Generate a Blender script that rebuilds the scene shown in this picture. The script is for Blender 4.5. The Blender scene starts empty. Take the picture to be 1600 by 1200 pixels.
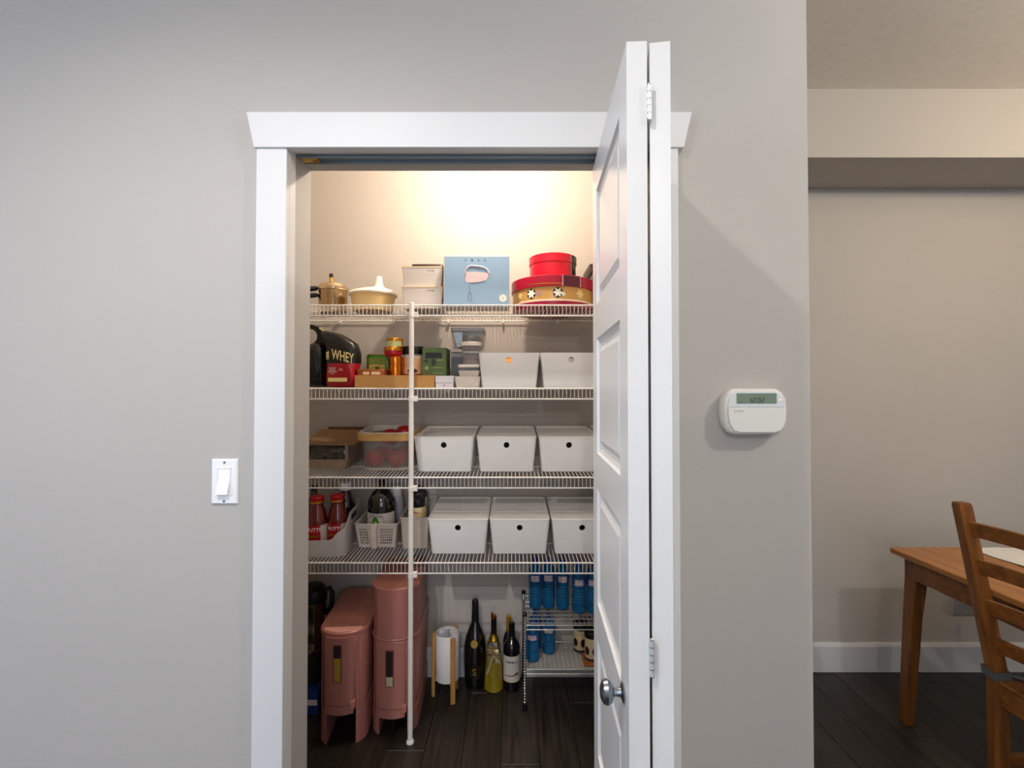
import bpy, bmesh, math, random
from math import sin, cos, pi, radians, sqrt, atan2
from mathutils import Vector, Matrix
random.seed(7)
scene = bpy.context.scene
C = scene.collection

# ------------------------------------------------------------------ camera
F = 740.0                      # focal length in pixels of the 1600x1200 frame
H = 1.43                       # eye height
PITCH = math.atan(12 / F)
cam_d = bpy.data.cameras.new('camera')
cam_d.sensor_fit = 'HORIZONTAL'; cam_d.sensor_width = 36.0
cam_d.lens = F / 1600 * 36.0
cam_d.clip_start = 0.02; cam_d.clip_end = 100
cam = bpy.data.objects.new('camera', cam_d)
cam.location = (0, 0, H)
cam.rotation_euler = (pi / 2 + PITCH, 0, 0)
C.objects.link(cam)
scene.camera = cam

# ------------------------------------------------------------------ world, exposure
w = bpy.data.worlds.new('world'); scene.world = w
w.use_nodes = True
w.node_tree.nodes['Background'].inputs[0].default_value = (0.62, 0.74, 1.0, 1)
w.node_tree.nodes['Background'].inputs[1].default_value = 1.0
scene.view_settings.view_transform = 'Standard'
scene.view_settings.look = 'None'
scene.view_settings.gamma = 1.0
scene.view_settings.use_curve_mapping = False
scene.view_settings.exposure = 0.0

def light(name, kind, loc, energy, col, size=0.1, target=None, sy=None, parent=None):
    d = bpy.data.lights.new(name, kind); d.energy = energy; d.color = col
    if kind == 'AREA':
        d.size = size
        if sy: d.shape = 'RECTANGLE'; d.size_y = sy
    elif kind in ('POINT', 'SPOT'):
        d.shadow_soft_size = size
    o = bpy.data.objects.new(name, d); o.location = loc
    if target is not None:
        o.rotation_euler = (Vector(target) - Vector(loc)).to_track_quat('-Z', 'Y').to_euler()
    C.objects.link(o)
    if parent: o.parent = parent
    return o
# daylight entering through the two windows of the room behind the camera
light('window_daylight', 'AREA', (-2.72, -0.9, 1.45), 34, (0.66, 0.78, 1.0), 1.7, (-1.2, -0.6, 1.3), 1.5)
light('patio_daylight', 'AREA', (0.6, -3.38, 1.35), 22, (0.80, 0.88, 1.0), 2.6, (0.6, 1.0, 1.35), 2.0)

# ------------------------------------------------------------------ pixel helpers (measuring the real places of things)
def ray(px, py):
    u = (px - 800) / F; v = (600 - py) / F
    return u, cos(PITCH) - v * sin(PITCH), sin(PITCH) + v * cos(PITCH)
def P(px, py, Y):
    u, y, z = ray(px, py); t = Y / y
    return Vector((u * t, Y, H + z * t))
def Zp(py, Y): return P(800, py, Y).z
def Xp(px, Y, Z):
    return (px - 800) / F * (Y * cos(PITCH) + (Z - H) * sin(PITCH))
def Wp(n, Y): return n * Y / F

# ------------------------------------------------------------------ materials
def lin(c):
    if isinstance(c, str):
        c = [int(c[i:i + 2], 16) / 255 for i in (0, 2, 4)]
        return tuple(x / 12.92 if x <= .04045 else ((x + .055) / 1.055) ** 2.4 for x in c)
    return tuple(c)
MATS = {}
def mat(name, col, rough=.5, metal=0.0, trans=0.0, ior=1.45, var=0.06, scale=30.0, bump=0.0, bscale=200.0, alpha=1.0, emit=0.0, spec=None, coat=0.0, grain=None):
    if name in MATS: return MATS[name]
    m = bpy.data.materials.new(name); m.use_nodes = True
    nt = m.node_tree; b = nt.nodes['Principled BSDF']
    c = lin(col)
    b.inputs['Roughness'].default_value = rough
    b.inputs['Metallic'].default_value = metal
    b.inputs['Transmission Weight'].default_value = trans
    b.inputs['IOR'].default_value = ior
    b.inputs['Alpha'].default_value = alpha
    b.inputs['Coat Weight'].default_value = coat
    if spec is not None: b.inputs['Specular IOR Level'].default_value = spec
    if emit:
        b.inputs['Emission Color'].default_value = (*c, 1); b.inputs['Emission Strength'].default_value = emit
    tc = nt.nodes.new('ShaderNodeTexCoord')
    n = nt.nodes.new('ShaderNodeTexNoise'); n.inputs['Scale'].default_value = scale; n.inputs['Detail'].default_value = 3
    if grain:
        mp = nt.nodes.new('ShaderNodeMapping'); mp.inputs['Scale'].default_value = grain
        nt.links.new(tc.outputs['Object'], mp.inputs['Vector']); nt.links.new(mp.outputs['Vector'], n.inputs['Vector'])
    else:
        nt.links.new(tc.outputs['Object'], n.inputs['Vector'])
    r = nt.nodes.new('ShaderNodeValToRGB')
    lo = tuple(max(0, x * (1 - var)) for x in c); hi = tuple(min(1, x * (1 + var)) for x in c)
    r.color_ramp.elements[0].position = .3; r.color_ramp.elements[1].position = .7
    r.color_ramp.elements[0].color = (*lo, 1); r.color_ramp.elements[1].color = (*hi, 1)
    nt.links.new(n.outputs['Fac'], r.inputs['Fac']); nt.links.new(r.outputs['Color'], b.inputs['Base Color'])
    if bump:
        n2 = nt.nodes.new('ShaderNodeTexNoise'); n2.inputs['Scale'].default_value = bscale; n2.inputs['Detail'].default_value = 2
        nt.links.new(tc.outputs['Object'], n2.inputs['Vector'])
        bp = nt.nodes.new('ShaderNodeBump'); bp.inputs['Strength'].default_value = bump; bp.inputs['Distance'].default_value = .002
        nt.links.new(n2.outputs['Fac'], bp.inputs['Height']); nt.links.new(bp.outputs['Normal'], b.inputs['Normal'])
    MATS[name] = m
    return m
def bands(name, stops, axis='Z', rough=.4, metal=0.0, z0=0.0, z1=1.0):
    """flat print: colours change along one object axis, stops = [(pos, colour)] in metres"""
    m = bpy.data.materials.new(name); m.use_nodes = True
    nt = m.node_tree; b = nt.nodes['Principled BSDF']
    b.inputs['Roughness'].default_value = rough; b.inputs['Metallic'].default_value = metal
    tc = nt.nodes.new('ShaderNodeTexCoord'); s = nt.nodes.new('ShaderNodeSeparateXYZ')
    mr = nt.nodes.new('ShaderNodeMapRange'); mr.inputs[1].default_value = z0; mr.inputs[2].default_value = z1
    r = nt.nodes.new('ShaderNodeValToRGB'); r.color_ramp.interpolation = 'CONSTANT'
    e = r.color_ramp.elements
    while len(e) < len(stops): e.new(0.5)
    for k, (p, c) in enumerate(stops):
        e[k].position = min(1, max(0, (p - z0) / (z1 - z0))); e[k].color = (*lin(c), 1)
    nt.links.new(tc.outputs['Object'], s.inputs[0]); nt.links.new(s.outputs[axis], mr.inputs[0])
    nt.links.new(mr.outputs[0], r.inputs['Fac']); nt.links.new(r.outputs['Color'], b.inputs['Base Color'])
    return m
def wood(name, c1, c2, axis=(2, 30, 30), rough=.45, obj_random=0.0, bump=.1):
    m = bpy.data.materials.new(name); m.use_nodes = True
    nt = m.node_tree; b = nt.nodes['Principled BSDF']; b.inputs['Roughness'].default_value = rough
    tc = nt.nodes.new('ShaderNodeTexCoord'); mp = nt.nodes.new('ShaderNodeMapping'); mp.inputs['Scale'].default_value = axis
    nt.links.new(tc.outputs['Object'], mp.inputs['Vector'])
    n = nt.nodes.new('ShaderNodeTexNoise'); n.inputs['Scale'].default_value = 1.0; n.inputs['Detail'].default_value = 6; n.inputs['Distortion'].default_value = .6
    src = mp.outputs['Vector']
    if obj_random:
        oi = nt.nodes.new('ShaderNodeObjectInfo'); ad = nt.nodes.new('ShaderNodeVectorMath'); ad.operation = 'ADD'
        ml = nt.nodes.new('ShaderNodeMath'); ml.operation = 'MULTIPLY'; ml.inputs[1].default_value = 40
        nt.links.new(oi.outputs['Random'], ml.inputs[0]); nt.links.new(mp.outputs['Vector'], ad.inputs[0]); nt.links.new(ml.outputs[0], ad.inputs[1])
        src = ad.outputs[0]
    nt.links.new(src, n.inputs['Vector'])
    r = nt.nodes.new('ShaderNodeValToRGB')
    r.color_ramp.elements[0].position = .3; r.color_ramp.elements[1].position = .72
    r.color_ramp.elements[0].color = (*lin(c1), 1); r.color_ramp.elements[1].color = (*lin(c2), 1)
    nt.links.new(n.outputs['Fac'], r.inputs['Fac'])
    out = r.outputs['Color']
    if obj_random:
        hv = nt.nodes.new('ShaderNodeHueSaturation')
        mr = nt.nodes.new('ShaderNodeMapRange'); mr.inputs[3].default_value = 1 - obj_random; mr.inputs[4].default_value = 1 + obj_random
        nt.links.new(oi.outputs['Random'], mr.inputs[0]); nt.links.new(mr.outputs[0], hv.inputs['Value']); nt.links.new(out, hv.inputs['Color'])
        out = hv.outputs['Color']
    nt.links.new(out, b.inputs['Base Color'])
    bp = nt.nodes.new('ShaderNodeBump'); bp.inputs['Strength'].default_value = bump; bp.inputs['Distance'].default_value = .002
    nt.links.new(n.outputs['Fac'], bp.inputs['Height']); nt.links.new(bp.outputs['Normal'], b.inputs['Normal'])
    return m

M_wall = mat('greige_wall_paint', 'b4b0ab', .75, var=.015, scale=2, bump=.05, bscale=350)
M_pwall = mat('pantry_wall_paint', 'b3aca5', .75, var=.015, scale=2, bump=.05, bscale=350)
M_ceil = mat('ceiling_paint', 'efece6', .85, var=.03, scale=25, bump=.25, bscale=60)
M_trim = mat('white_trim_paint', 'd8d8d8', .5, var=.01, scale=5)
M_door = mat('white_door_paint', 'dadad9', .28, var=.01, scale=6, bump=.12, bscale=420)
M_wire = mat('white_coated_wire', 'e9e6e1', .4, var=.02)
M_plank = wood('dark_vinyl_plank', '17130f', '3a322b', (60, 3.5, 10), .42, .35)
M_white = mat('white_plastic', 'f4f4f3', .38, var=.01)
M_white2 = mat('warm_white_plastic', 'd9d4cd', .42, var=.01)
M_black = mat('black_plastic', '0c0c0d', .35, var=.1)
M_blackgloss = mat('black_glossy_foil', '0d0c0c', .2, var=.2, bump=1.0, bscale=28)
M_chrome = mat('chrome', 'c9ccd0', .18, 1.0, var=.02)
M_nickel = mat('brushed_nickel', '8e959b', .28, 1.0, var=.05)
M_steel = mat('steel', 'a9a39a', .25, 1.0, var=.03)
M_gold = mat('gold_foil', 'd4a83a', .3, 1.0, var=.1)
M_goldp = mat('pale_gold_print', 'e6d38f', .4, var=.05)
M_card = mat('kraft_card', 'b98a4d', .8, var=.05, scale=60)
M_red = mat('red_print', 'b4101c', .35, var=.05)
M_ink = mat('dark_ink', '202124', .6, var=.02)
M_wink = mat('white_ink', 'efece6', .6, var=.02)
M_pine = wood('oiled_pine', '5c3413', '8c561f', (3, 40, 40), .42)
M_pine_v = wood('oiled_pine_upright', '5a3212', '87521e', (40, 40, 3), .42)
M_oak = wood('light_oak', 'b9803e', 'd09a55', (40, 40, 4), .5)
M_oak_r = wood('bent_ash', 'b58a4e', 'cba062', (8, 8, 60), .5)
M_clear = mat('clear_plastic', 'f2f6f8', .06, 0, 1.0, 1.25, var=0)
M_cglass = mat('clear_glass', 'f4f8ee', .02, 0, 1.0, 1.35, var=0)

# ------------------------------------------------------------------ mesh builder
def rrect(wd, dp, r, n=5, cy=0.0):
    r = min(r, wd / 2 - 1e-4, dp / 2 - 1e-4); pts = []
    for (sx, sy, a0) in ((1, -1, -pi / 2), (1, 1, 0), (-1, 1, pi / 2), (-1, -1, pi)):
        ox, oy = sx * (wd / 2 - r), sy * (dp / 2 - r)
        for k in range(n + 1):
            a = a0 + pi / 2 * k / n
            pts.append((ox + r * cos(a), cy + oy + r * sin(a)))
    return pts
class MB:
    def __init__(s): s.v = []; s.f = []
    def add(s, vs, fs):
        o = len(s.v); s.v += [tuple(x) for x in vs]; s.f += [tuple(i + o for i in q) for q in fs]; return s
    def box(s, x0, x1, y0, y1, z0, z1):
        return s.add([(x0, y0, z0), (x1, y0, z0), (x1, y1, z0), (x0, y1, z0), (x0, y0, z1), (x1, y0, z1), (x1, y1, z1), (x0, y1, z1)],
                     [(0, 3, 2, 1), (4, 5, 6, 7), (0, 1, 5, 4), (1, 2, 6, 5), (2, 3, 7, 6), (3, 0, 4, 7)])
    def hexa(s, lo, hi):
        """8 corners: lo = 4 points, hi = 4 points"""
        return s.add(list(lo) + list(hi), [(0, 3, 2, 1), (4, 5, 6, 7), (0, 1, 5, 4), (1, 2, 6, 5), (2, 3, 7, 6), (3, 0, 4, 7)])
    def loft(s, secs, cap0=True, cap1=True, closed=True):
        n = len(secs[0]); o = len(s.v)
        for q in secs: s.v += [tuple(p) for p in q]
        for k in range(len(secs) - 1):
            for i in range(n if closed else n - 1):
                j = (i + 1) % n
                s.f.append((o + k * n + i, o + k * n + j, o + (k + 1) * n + j, o + (k + 1) * n + i))
        if cap0: s.f.append(tuple(o + i for i in reversed(range(n))))
        if cap1: s.f.append(tuple(o + (len(secs) - 1) * n + i for i in range(n)))
        return s
    def lathe(s, prof, n=28, cx=0, cy=0, cap0=True, cap1=True, sx=1, sy=1, a0=0.0):
        return s.loft([[(cx + r * sx * cos(a0 + 2 * pi * i / n), cy + r * sy * sin(a0 + 2 * pi * i / n), z) for i in range(n)] for r, z in prof], cap0, cap1)
    def tube(s, pts, r, n=6, closed=False, cap=True):
        pts = [Vector(p) for p in pts]; m = len(pts); secs = []
        rs = r if isinstance(r, (list, tuple)) else [r] * m
        up = None
        for i in range(m):
            if closed: d = (pts[(i + 1) % m] - pts[i - 1]).normalized()
            else: d = (pts[min(i + 1, m - 1)] - pts[max(i - 1, 0)]).normalized()
            if up is None:
                up = Vector((0, 0, 1)) if abs(d.z) < .9 else Vector((1, 0, 0))
            a = d.cross(up)
            if a.length < 1e-5: a = d.cross(Vector((0, 1, .01)))
            a.normalize(); b = a.cross(d).normalized(); up = b
            secs.append([tuple(pts[i] + rs[i] * (a * cos(2 * pi * k / n) + b * sin(2 * pi * k / n))) for k in range(n)])
        if closed: secs.append(secs[0]); return s.loft(secs, False, False)
        return s.loft(secs, cap, cap)
    def prism(s, poly, y0, y1):
        """polygon in XZ extruded along Y"""
        return s.loft([[(x, y0, z) for x, z in poly], [(x, y1, z) for x, z in poly]])
    def flat(s, poly, y):
        return s.add([(x, y, z) for x, z in poly], [tuple(range(len(poly)))])
    def sphere(s, c, r, n=16, m=10, sx=1, sy=1, sz=1):
        prof = [(max(1e-4, r * sin(pi * k / m)), -r * cos(pi * k / m)) for k in range(m + 1)]
        return s.loft([[(c[0] + q * sx * cos(2 * pi * i / n), c[1] + q * sy * sin(2 * pi * i / n), c[2] + z * sz) for i in range(n)] for q, z in prof])
    def pillow(s, outline, thick, flatness=3.0, rings=(1, .97, .9, .78, .6, .35), cy=0.0, wob=0.0):
        """bulging bag: outline [(x,z)] counter-clockwise, thickness along Y"""
        n = len(outline); cx = sum(p[0] for p in outline) / n; cz = sum(p[1] for p in outline) / n
        secs = []
        rnd = random.Random(3)
        for sgn, seq in ((1, rings[::-1]), (-1, rings[1:])):
            for q in seq:
                h = thick / 2 * (1 - q ** flatness) ** (1 / flatness) if q < 1 else 0
                secs.append([(cx + (x - cx) * q, cy + sgn * h + wob * (rnd.random() - .5) * (q < .95), cz + (z - cz) * q) for x, z in outline])
        return s.loft(secs)
    def move(s, d=(0, 0, 0), rz=0.0, rx=0.0, sc=1.0):
        M = Matrix.Translation(d) @ Matrix.Rotation(rz, 4, 'Z') @ Matrix.Rotation(rx, 4, 'X') @ Matrix.Scale(sc, 4)
        s.v = [tuple(M @ Vector(p)) for p in s.v]; return s
    def warp(s, R, cx=0, cy=0):
        """bend flat print standing in the XZ plane round an upright cylinder, facing -Y"""
        s.v = [(cx + (R - y) * sin(x / R), cy - (R - y) * cos(x / R), z) for x, y, z in s.v]; return s
    def build(s, name, m, parent=None, loc=(0, 0, 0), rot=None, bevel=0.0, seg=1, smooth=35, fixn=True):
        me = bpy.data.meshes.new(name)
        me.from_pydata(s.v, [], s.f)
        bm = bmesh.new(); bm.from_mesh(me)
        bmesh.ops.remove_doubles(bm, verts=bm.verts, dist=1e-6)
        if fixn: bmesh.ops.recalc_face_normals(bm, faces=bm.faces)
        if bevel:
            es = [e for e in bm.edges if len(e.link_faces) == 2 and e.calc_face_angle(0) > radians(30)]
            bmesh.ops.bevel(bm, geom=es, offset=bevel, segments=seg, affect='EDGES', profile=.5, clamp_overlap=True)
        bm.to_mesh(me); bm.free()
        if smooth:
            me.polygons.foreach_set('use_smooth', [True] * len(me.polygons))
            me.set_sharp_from_angle(angle=radians(smooth))
        me.materials.append(m)
        o = bpy.data.objects.new(name, me); C.objects.link(o)
        o.location = loc
        if rot: o.rotation_euler = rot
        if parent is not None: o.parent = parent
        return o
def text(body, size, shear=0.0, spacing=1.0, bold=0.0):
    """lettering as an MB standing in the XZ plane, facing -Y, centred"""
    cu = bpy.data.curves.new('t', 'FONT'); cu.body = body; cu.size = size; cu.align_x = 'CENTER'; cu.align_y = 'CENTER'
    cu.shear = shear; cu.space_character = spacing; cu.offset = bold; cu.resolution_u = 3; cu.extrude = 0.0
    o = bpy.data.objects.new('t', cu); C.objects.link(o)
    me = bpy.data.meshes.new_from_object(o.evaluated_get(bpy.context.evaluated_depsgraph_get()))
    b = MB(); b.add([(v.co.x, 0, v.co.y) for v in me.vertices], [tuple(p.vertices) for p in me.polygons])
    bpy.data.objects.remove(o); bpy.data.curves.remove(cu); bpy.data.meshes.remove(me)
    return b
def tag(o, label, cat, group=None):
    o['label'] = label; o['category'] = cat
    if group: o['group'] = group
    return o
def thing(name, label, cat, loc=(0, 0, 0), rot=(0, 0, 0), group=None):
    o = bpy.data.objects.new(name, None); C.objects.link(o); o.empty_display_size = .05
    o.location = loc; o.rotation_euler = rot
    return tag(o, label, cat, group)
def struct(o, label=None):
    o['kind'] = 'structure'
    if label: o['label'] = label
    return o
def dup(root, loc, label, rot=None, group=None):
    r = root.copy(); C.objects.link(r); r.location = loc
    if rot: r.rotation_euler = rot
    r['label'] = label
    if group: r['group'] = group
    for ch in list(root.children):
        c = ch.copy(); C.objects.link(c); c.parent = r
        for g in list(ch.children):
            d = g.copy(); C.objects.link(d); d.parent = c
    return r
def boolcut(ob, cutter_mb):
    """cut real holes into a mesh and keep only the result"""
    c = cutter_mb.build('cut', M_white, smooth=0)
    md = ob.modifiers.new('b', 'BOOLEAN'); md.object = c; md.operation = 'DIFFERENCE'; md.solver = 'EXACT'
    dg = bpy.context.evaluated_depsgraph_get()
    me = bpy.data.meshes.new_from_object(ob.evaluated_get(dg))
    ob.modifiers.clear(); ob.data = me
    me.polygons.foreach_set('use_smooth', [True] * len(me.polygons)); me.set_sharp_from_angle(angle=radians(35))
    bpy.data.objects.remove(c)

# ================================================================== THE ROOM
Y0, Y1 = 1.19, 1.32            # front and back face of the pantry's front wall
YB = 2.41                      # pantry back wall
YN = 2.451                     # dining nook back wall
ZC = 2.80
XL, XR = -0.5645, 0.340        # door opening
ZH = 2.05                      # opening head
XE = 0.749                     # end of the wall, where the nook begins
PXL, PXR = -1.25, 0.635        # pantry side walls

fl = struct(MB().box(-2.9, 4.3, -3.5, 2.6, -.06, -.006).build('floor', mat('floor_underlay', '15110e', .8)), 'dark subfloor under the planks')
pw, pl = .152, 1.22
pm = MB().box(.0012, pw - .0012, .0012, pl - .0012, -.006, 0).build('plank', M_plank, fl, bevel=.0012)
first = True; nx = 0
for i in range(int((3.1 + 1.25) / pw) + 1):
    x = -1.26 + i * pw
    off = (i * .43) % pl
    for j in range(-1, 4):
        y = .0 + j * pl - off + .4
        if y + pl < .75 or y > 2.45: continue
        if first: o = pm; first = False
        else: o = pm.copy(); C.objects.link(o); o.parent = fl
        o.location = (x, y, 0)
rest = MB()
for (xa, xb, ya, yb) in ((-2.9, -1.26, -3.5, 1.19), (-1.26, 3.1, -3.5, .0), (3.1, 4.3, -3.5, 2.6)):
    i = 0; x = xa
    while x < xb:
        rest.box(x + .001, min(x + pw, xb) - .001, ya, yb, -.006, -.001); x += pw
r_ = rest.build('plank_rows', M_plank, fl); r_['kind'] = 'stuff'

struct(MB().box(-2.9, 4.3, -3.5, 2.6, ZC, ZC + .08).build('ceiling', M_ceil))
wf = MB().box(-2.9, XL, Y0, Y1, 0, ZC).box(XR, XE, Y0, Y1, 0, ZC).box(XL, XR, Y0, Y1, ZH, ZC)
struct(wf.build('wall_front', M_wall, smooth=0))
struct(MB().box(PXL - .1, PXL, Y1, YB + .1, 0, ZC).build('wall_pantry_left', M_pwall, smooth=0))
struct(MB().box(PXR, XE, Y1, YN + .1, 0, ZC).build('wall_pantry_right', M_pwall, smooth=0))
struct(MB().box(PXL, PXR, YB, YB + .1, 0, ZC).build('wall_pantry_back', M_pwall, smooth=0))
struct(MB().box(XE, 4.3, YN, YN + .1, 0, ZC).build('wall_nook_back', M_wall, smooth=0))
ZS = Zp(295, YN); YS = (ZS - H) / ((Zp(246, 1.0) - H)); ZSF = ZC
struct(MB().box(XE, 4.2, YS, YN, ZS, ZC).build('wall_nook_soffit', M_wall, smooth=0), 'beige boxed soffit under the ceiling above the dining nook')
struct(MB().box(4.2, 4.3, -3.5, YN + .1, 0, ZC).build('wall_right', M_wall, smooth=0))
# walls behind the camera, with the window openings the daylight comes through
struct(MB().box(-2.9, -2.8, -3.5, -1.8, 0, ZC).box(-2.9, -2.8, 0.0, 1.19, 0, ZC).box(-2.9, -2.8, -1.8, 0, 0, .65).box(-2.9, -2.8, -1.8, 0, 2.25, ZC).build('wall_left', M_wall, smooth=0))
struct(MB().box(-2.9, -.8, -3.6, -3.5, 0, ZC).box(2.0, 4.3, -3.6, -3.5, 0, ZC).box(-.8, 2.0, -3.6, -3.5, 0, .25).box(-.8, 2.0, -3.6, -3.5, 2.4, ZC).build('wall_back', M_wall, smooth=0))

# ---- trim: casing, header, jamb liner, baseboards
YC = Y0 - .020
cxl0, cxl1 = -.637, -.561
cxr0, cxr1 = .338, .414
struct(MB().box(cxl0, cxl1, YC, Y0, 0, ZH + .006).build('trim_1', M_trim, bevel=.0015), 'white flat door casing left of the pantry opening')
struct(MB().box(cxr0, cxr1, YC, Y0, 0, ZH + .006).build('trim_2', M_trim, bevel=.0015), 'white flat door casing right of the pantry opening')
hz0, hz1 = Zp(230, 1.165), Zp(174.5, 1.165)
hb = [(Xp(396, 1.165, hz0), hz0), (Xp(1069, 1.165, hz0), hz0), (Xp(1081.5, 1.165, hz1), hz1), (Xp(384.5, 1.165, hz1), hz1)]
struct(MB().prism(hb, 1.165, Y0).build('trim_3', M_trim, bevel=.0012), 'white header casing with slanted ends over the pantry opening')
jm = MB().box(XL, XL + .004, Y0 - .004, Y0 + .028, 0, ZH).box(XR - .004, XR, Y0 - .004, Y0 + .028, 0, ZH).box(XL, XR, Y0 - .004, Y0 + .028, ZH - .004, ZH)
struct(jm.build('trim_4', M_trim), 'white jamb liner strip round the opening')
def baseboard(name, x0, x1, y, lab):
    b = MB().box(x0, x1, y - .013, y, 0, .128).hexa([(x0, y - .013, .128), (x1, y - .013, .128), (x1, y, .128), (x0, y, .128)],
                                                      [(x0, y - .007, .145), (x1, y - .007, .145), (x1, y, .145), (x0, y, .145)])
    struct(b.build(name, M_trim), lab)
baseboard('baseboard_nook', XE, 4.2, YN, 'white baseboard along the dining nook wall')
baseboard('baseboard_left', -2.8, cxl0, Y0, 'white baseboard left of the pantry door')
baseboard('baseboard_right', cxr1, XE, Y0, 'white baseboard right of the pantry door')
baseboard('baseboard_pantry', PXL, PXR, YB, 'white baseboard at the pantry back wall')

# ---- door track
tr = thing('door_track', 'grey metal bifold door track under the pantry door head', 'door track', (-.11, 1.240, ZH))
hw = .445
M_track = mat('grey_track_metal', '8d989d', .35, .3, var=.03)
MB().box(-hw, hw, -.018, -.015, -.012, 0).build('track_flange', M_track, tr)
MB().box(-hw, hw, .015, .018, -.012, 0).build('track_flange', M_track, tr)
MB().box(-hw, hw, -.015, .015, -.003, 0).build('track_web', M_track, tr)
MB().box(-hw + .002, -hw + .045, -.012, .012, -.012, -.004).build('pivot_bracket', mat('brass', 'a8843c', .35, 1.0), tr, bevel=.002)

# ---- bifold door: two hinged leaves folded out towards the room
def door_leaf(parent, name, a, b, side, z0=.012, z1=2.022, th=.034):
    """leaf whose reference face runs from a (near) to b (far); its thickness goes to +side of it"""
    a = Vector((a[0], a[1], 0)); b = Vector((b[0], b[1], 0)); L = (b - a).length
    ang = atan2((b - a).y, (b - a).x)
    g = MB()
    st = .072                                                   # stile width
    tops = [1.935, 1.562, 1.190, .818, .446]; ph = .285
    pans = [(t - ph, t) for t in tops]
    g.box(0, st, 0, th, z0, z1).box(L - st, L, 0, th, z0, z1)
    edges = [z1] + [q for p in pans for q in (p[1], p[0])] + [z0]
    for k in range(0, len(edges), 2): g.box(st, L - st, 0, th, edges[k + 1], edges[k])
    leaf = g.build(name, M_door, parent, (a.x, a.y, 0), (0, 0, ang))
    for (p0, p1) in pans:
        q = MB(); u0, u1 = st, L - st
        for (f, d) in ((0, 1), (th, -1)):
            def ring(i, dep): return [(u0 + i, f + d * dep, p0 + i), (u1 - i, f + d * dep, p0 + i), (u1 - i, f + d * dep, p1 - i), (u0 + i, f + d * dep, p1 - i)]
            q.loft([ring(0, .0), ring(.004, .006), ring(.012, .009), ring(.022, .009), ring(.036, .003)], False, True)
        q.build('panel', M_door, leaf, smooth=20)
    return leaf
bd = thing('bifold_door', 'white two-leaf bifold door folded open at the right of the pantry', 'door')
NY, FY = .790, 1.252
l1 = door_leaf(bd, 'door_leaf', (.2275, NY), (.2490, FY), 1)
l2 = door_leaf(bd, 'door_leaf', (.2335 + .0335, NY), (.336, FY), 1)
kb = MB().lathe([(.015, 0), (.016, .003), (.008, .006), (.0065, .014), (.008, .020)], 20)
sh = MB().lathe([(.008, .018), (.017, .022), (.0205, .029), (.0185, .036), (.010, .041), (.0008, .042)], 24)
for m_, nm in ((kb, 'knob_rose'), (sh, 'knob')):
    m_.v = [(.044 + x, .034 + z, .905 + y) for x, y, z in m_.v]
    m_.build(nm, M_nickel, l1)
xh = .2335 - .0030
for py in (158, 1030):
    zc = Zp(py, NY - .006)
    hg = MB().tube([(xh, NY - .003, zc - .031), (xh, NY - .003, zc + .031)], .0034, 12).box(xh - .0045, xh + .0055, NY - .0018, NY - .0002, zc - .026, zc + .026).build('hinge', mat('white_chrome', 'dfe2e4', .3, .5), bd)
    for k in (-.030, -.018, -.006, .006, .018, .030):
        MB().tube([(xh, NY - .003, zc + k - .0006), (xh, NY - .003, zc + k + .0006)], .0038, 12).build('knuckle_ring', M_nickel, hg)

# ---- light switch
sy = Y0
sx0, sx1 = Xp(332, sy, 1.2), Xp(373, sy, 1.2); sz1, sz0 = Zp(717, sy), Zp(787, sy)
sc_ = thing('light_switch', 'white rocker light switch on the wall left of the pantry casing', 'light switch', ((sx0 + sx1) / 2, sy, (sz0 + sz1) / 2))
hw, hh = (sx1 - sx0) / 2, (sz1 - sz0) / 2
M_sw = mat('switch_white', 'f0f0f2', .3, var=.005)
pl_ = MB().loft([[(x, -d, z) for x, z in ((-a, -b), (a, -b), (a, b), (-a, b))] for a, b, d in ((hw, hh, 0), (hw, hh, .003), (hw - .003, hh - .003, .006))])
pl_.build('plate', M_sw, sc_)
fr = MB().box(-.0172, -.0160, -.0075, -.005, -.034, .034).box(.0160, .0172, -.0075, -.005, -.034, .034).box(-.0172, .0172, -.0075, -.005, .033, .0345).box(-.0172, .0172, -.0075, -.005, -.0345, -.033)
fr.build('bezel', M_sw, sc_)
rk = MB().add([(-.0145, -.0065, .031), (.0145, -.0065, .031), (-.0145, -.0078, .004), (.0145, -.0078, .004), (-.0155, -.0175, -.030), (.0135, -.0175, -.030),
               (-.0145, -.005, .031), (.0145, -.005, .031), (-.0155, -.005, -.030), (.0135, -.005, -.030)],
              [(0, 2, 3, 1), (2, 4, 5, 3), (4, 8, 9, 5), (0, 1, 7, 6), (0, 6, 8, 4, 2), (1, 3, 5, 9, 7), (6, 7, 9, 8)])
rk.build('rocker', mat('rocker_white', 'f4f3f0', .28, var=.005), sc_, smooth=15)
for z in (.048, -.048):
    s_ = MB().lathe([(.0001, .0), (.003, .0), (.003, .0012), (.0001, .0014)], 12); s_.v = [(x, -.006 - zz, z + y) for x, y, zz in s_.v]
    s_.build('screw', M_nickel, sc_)

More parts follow.
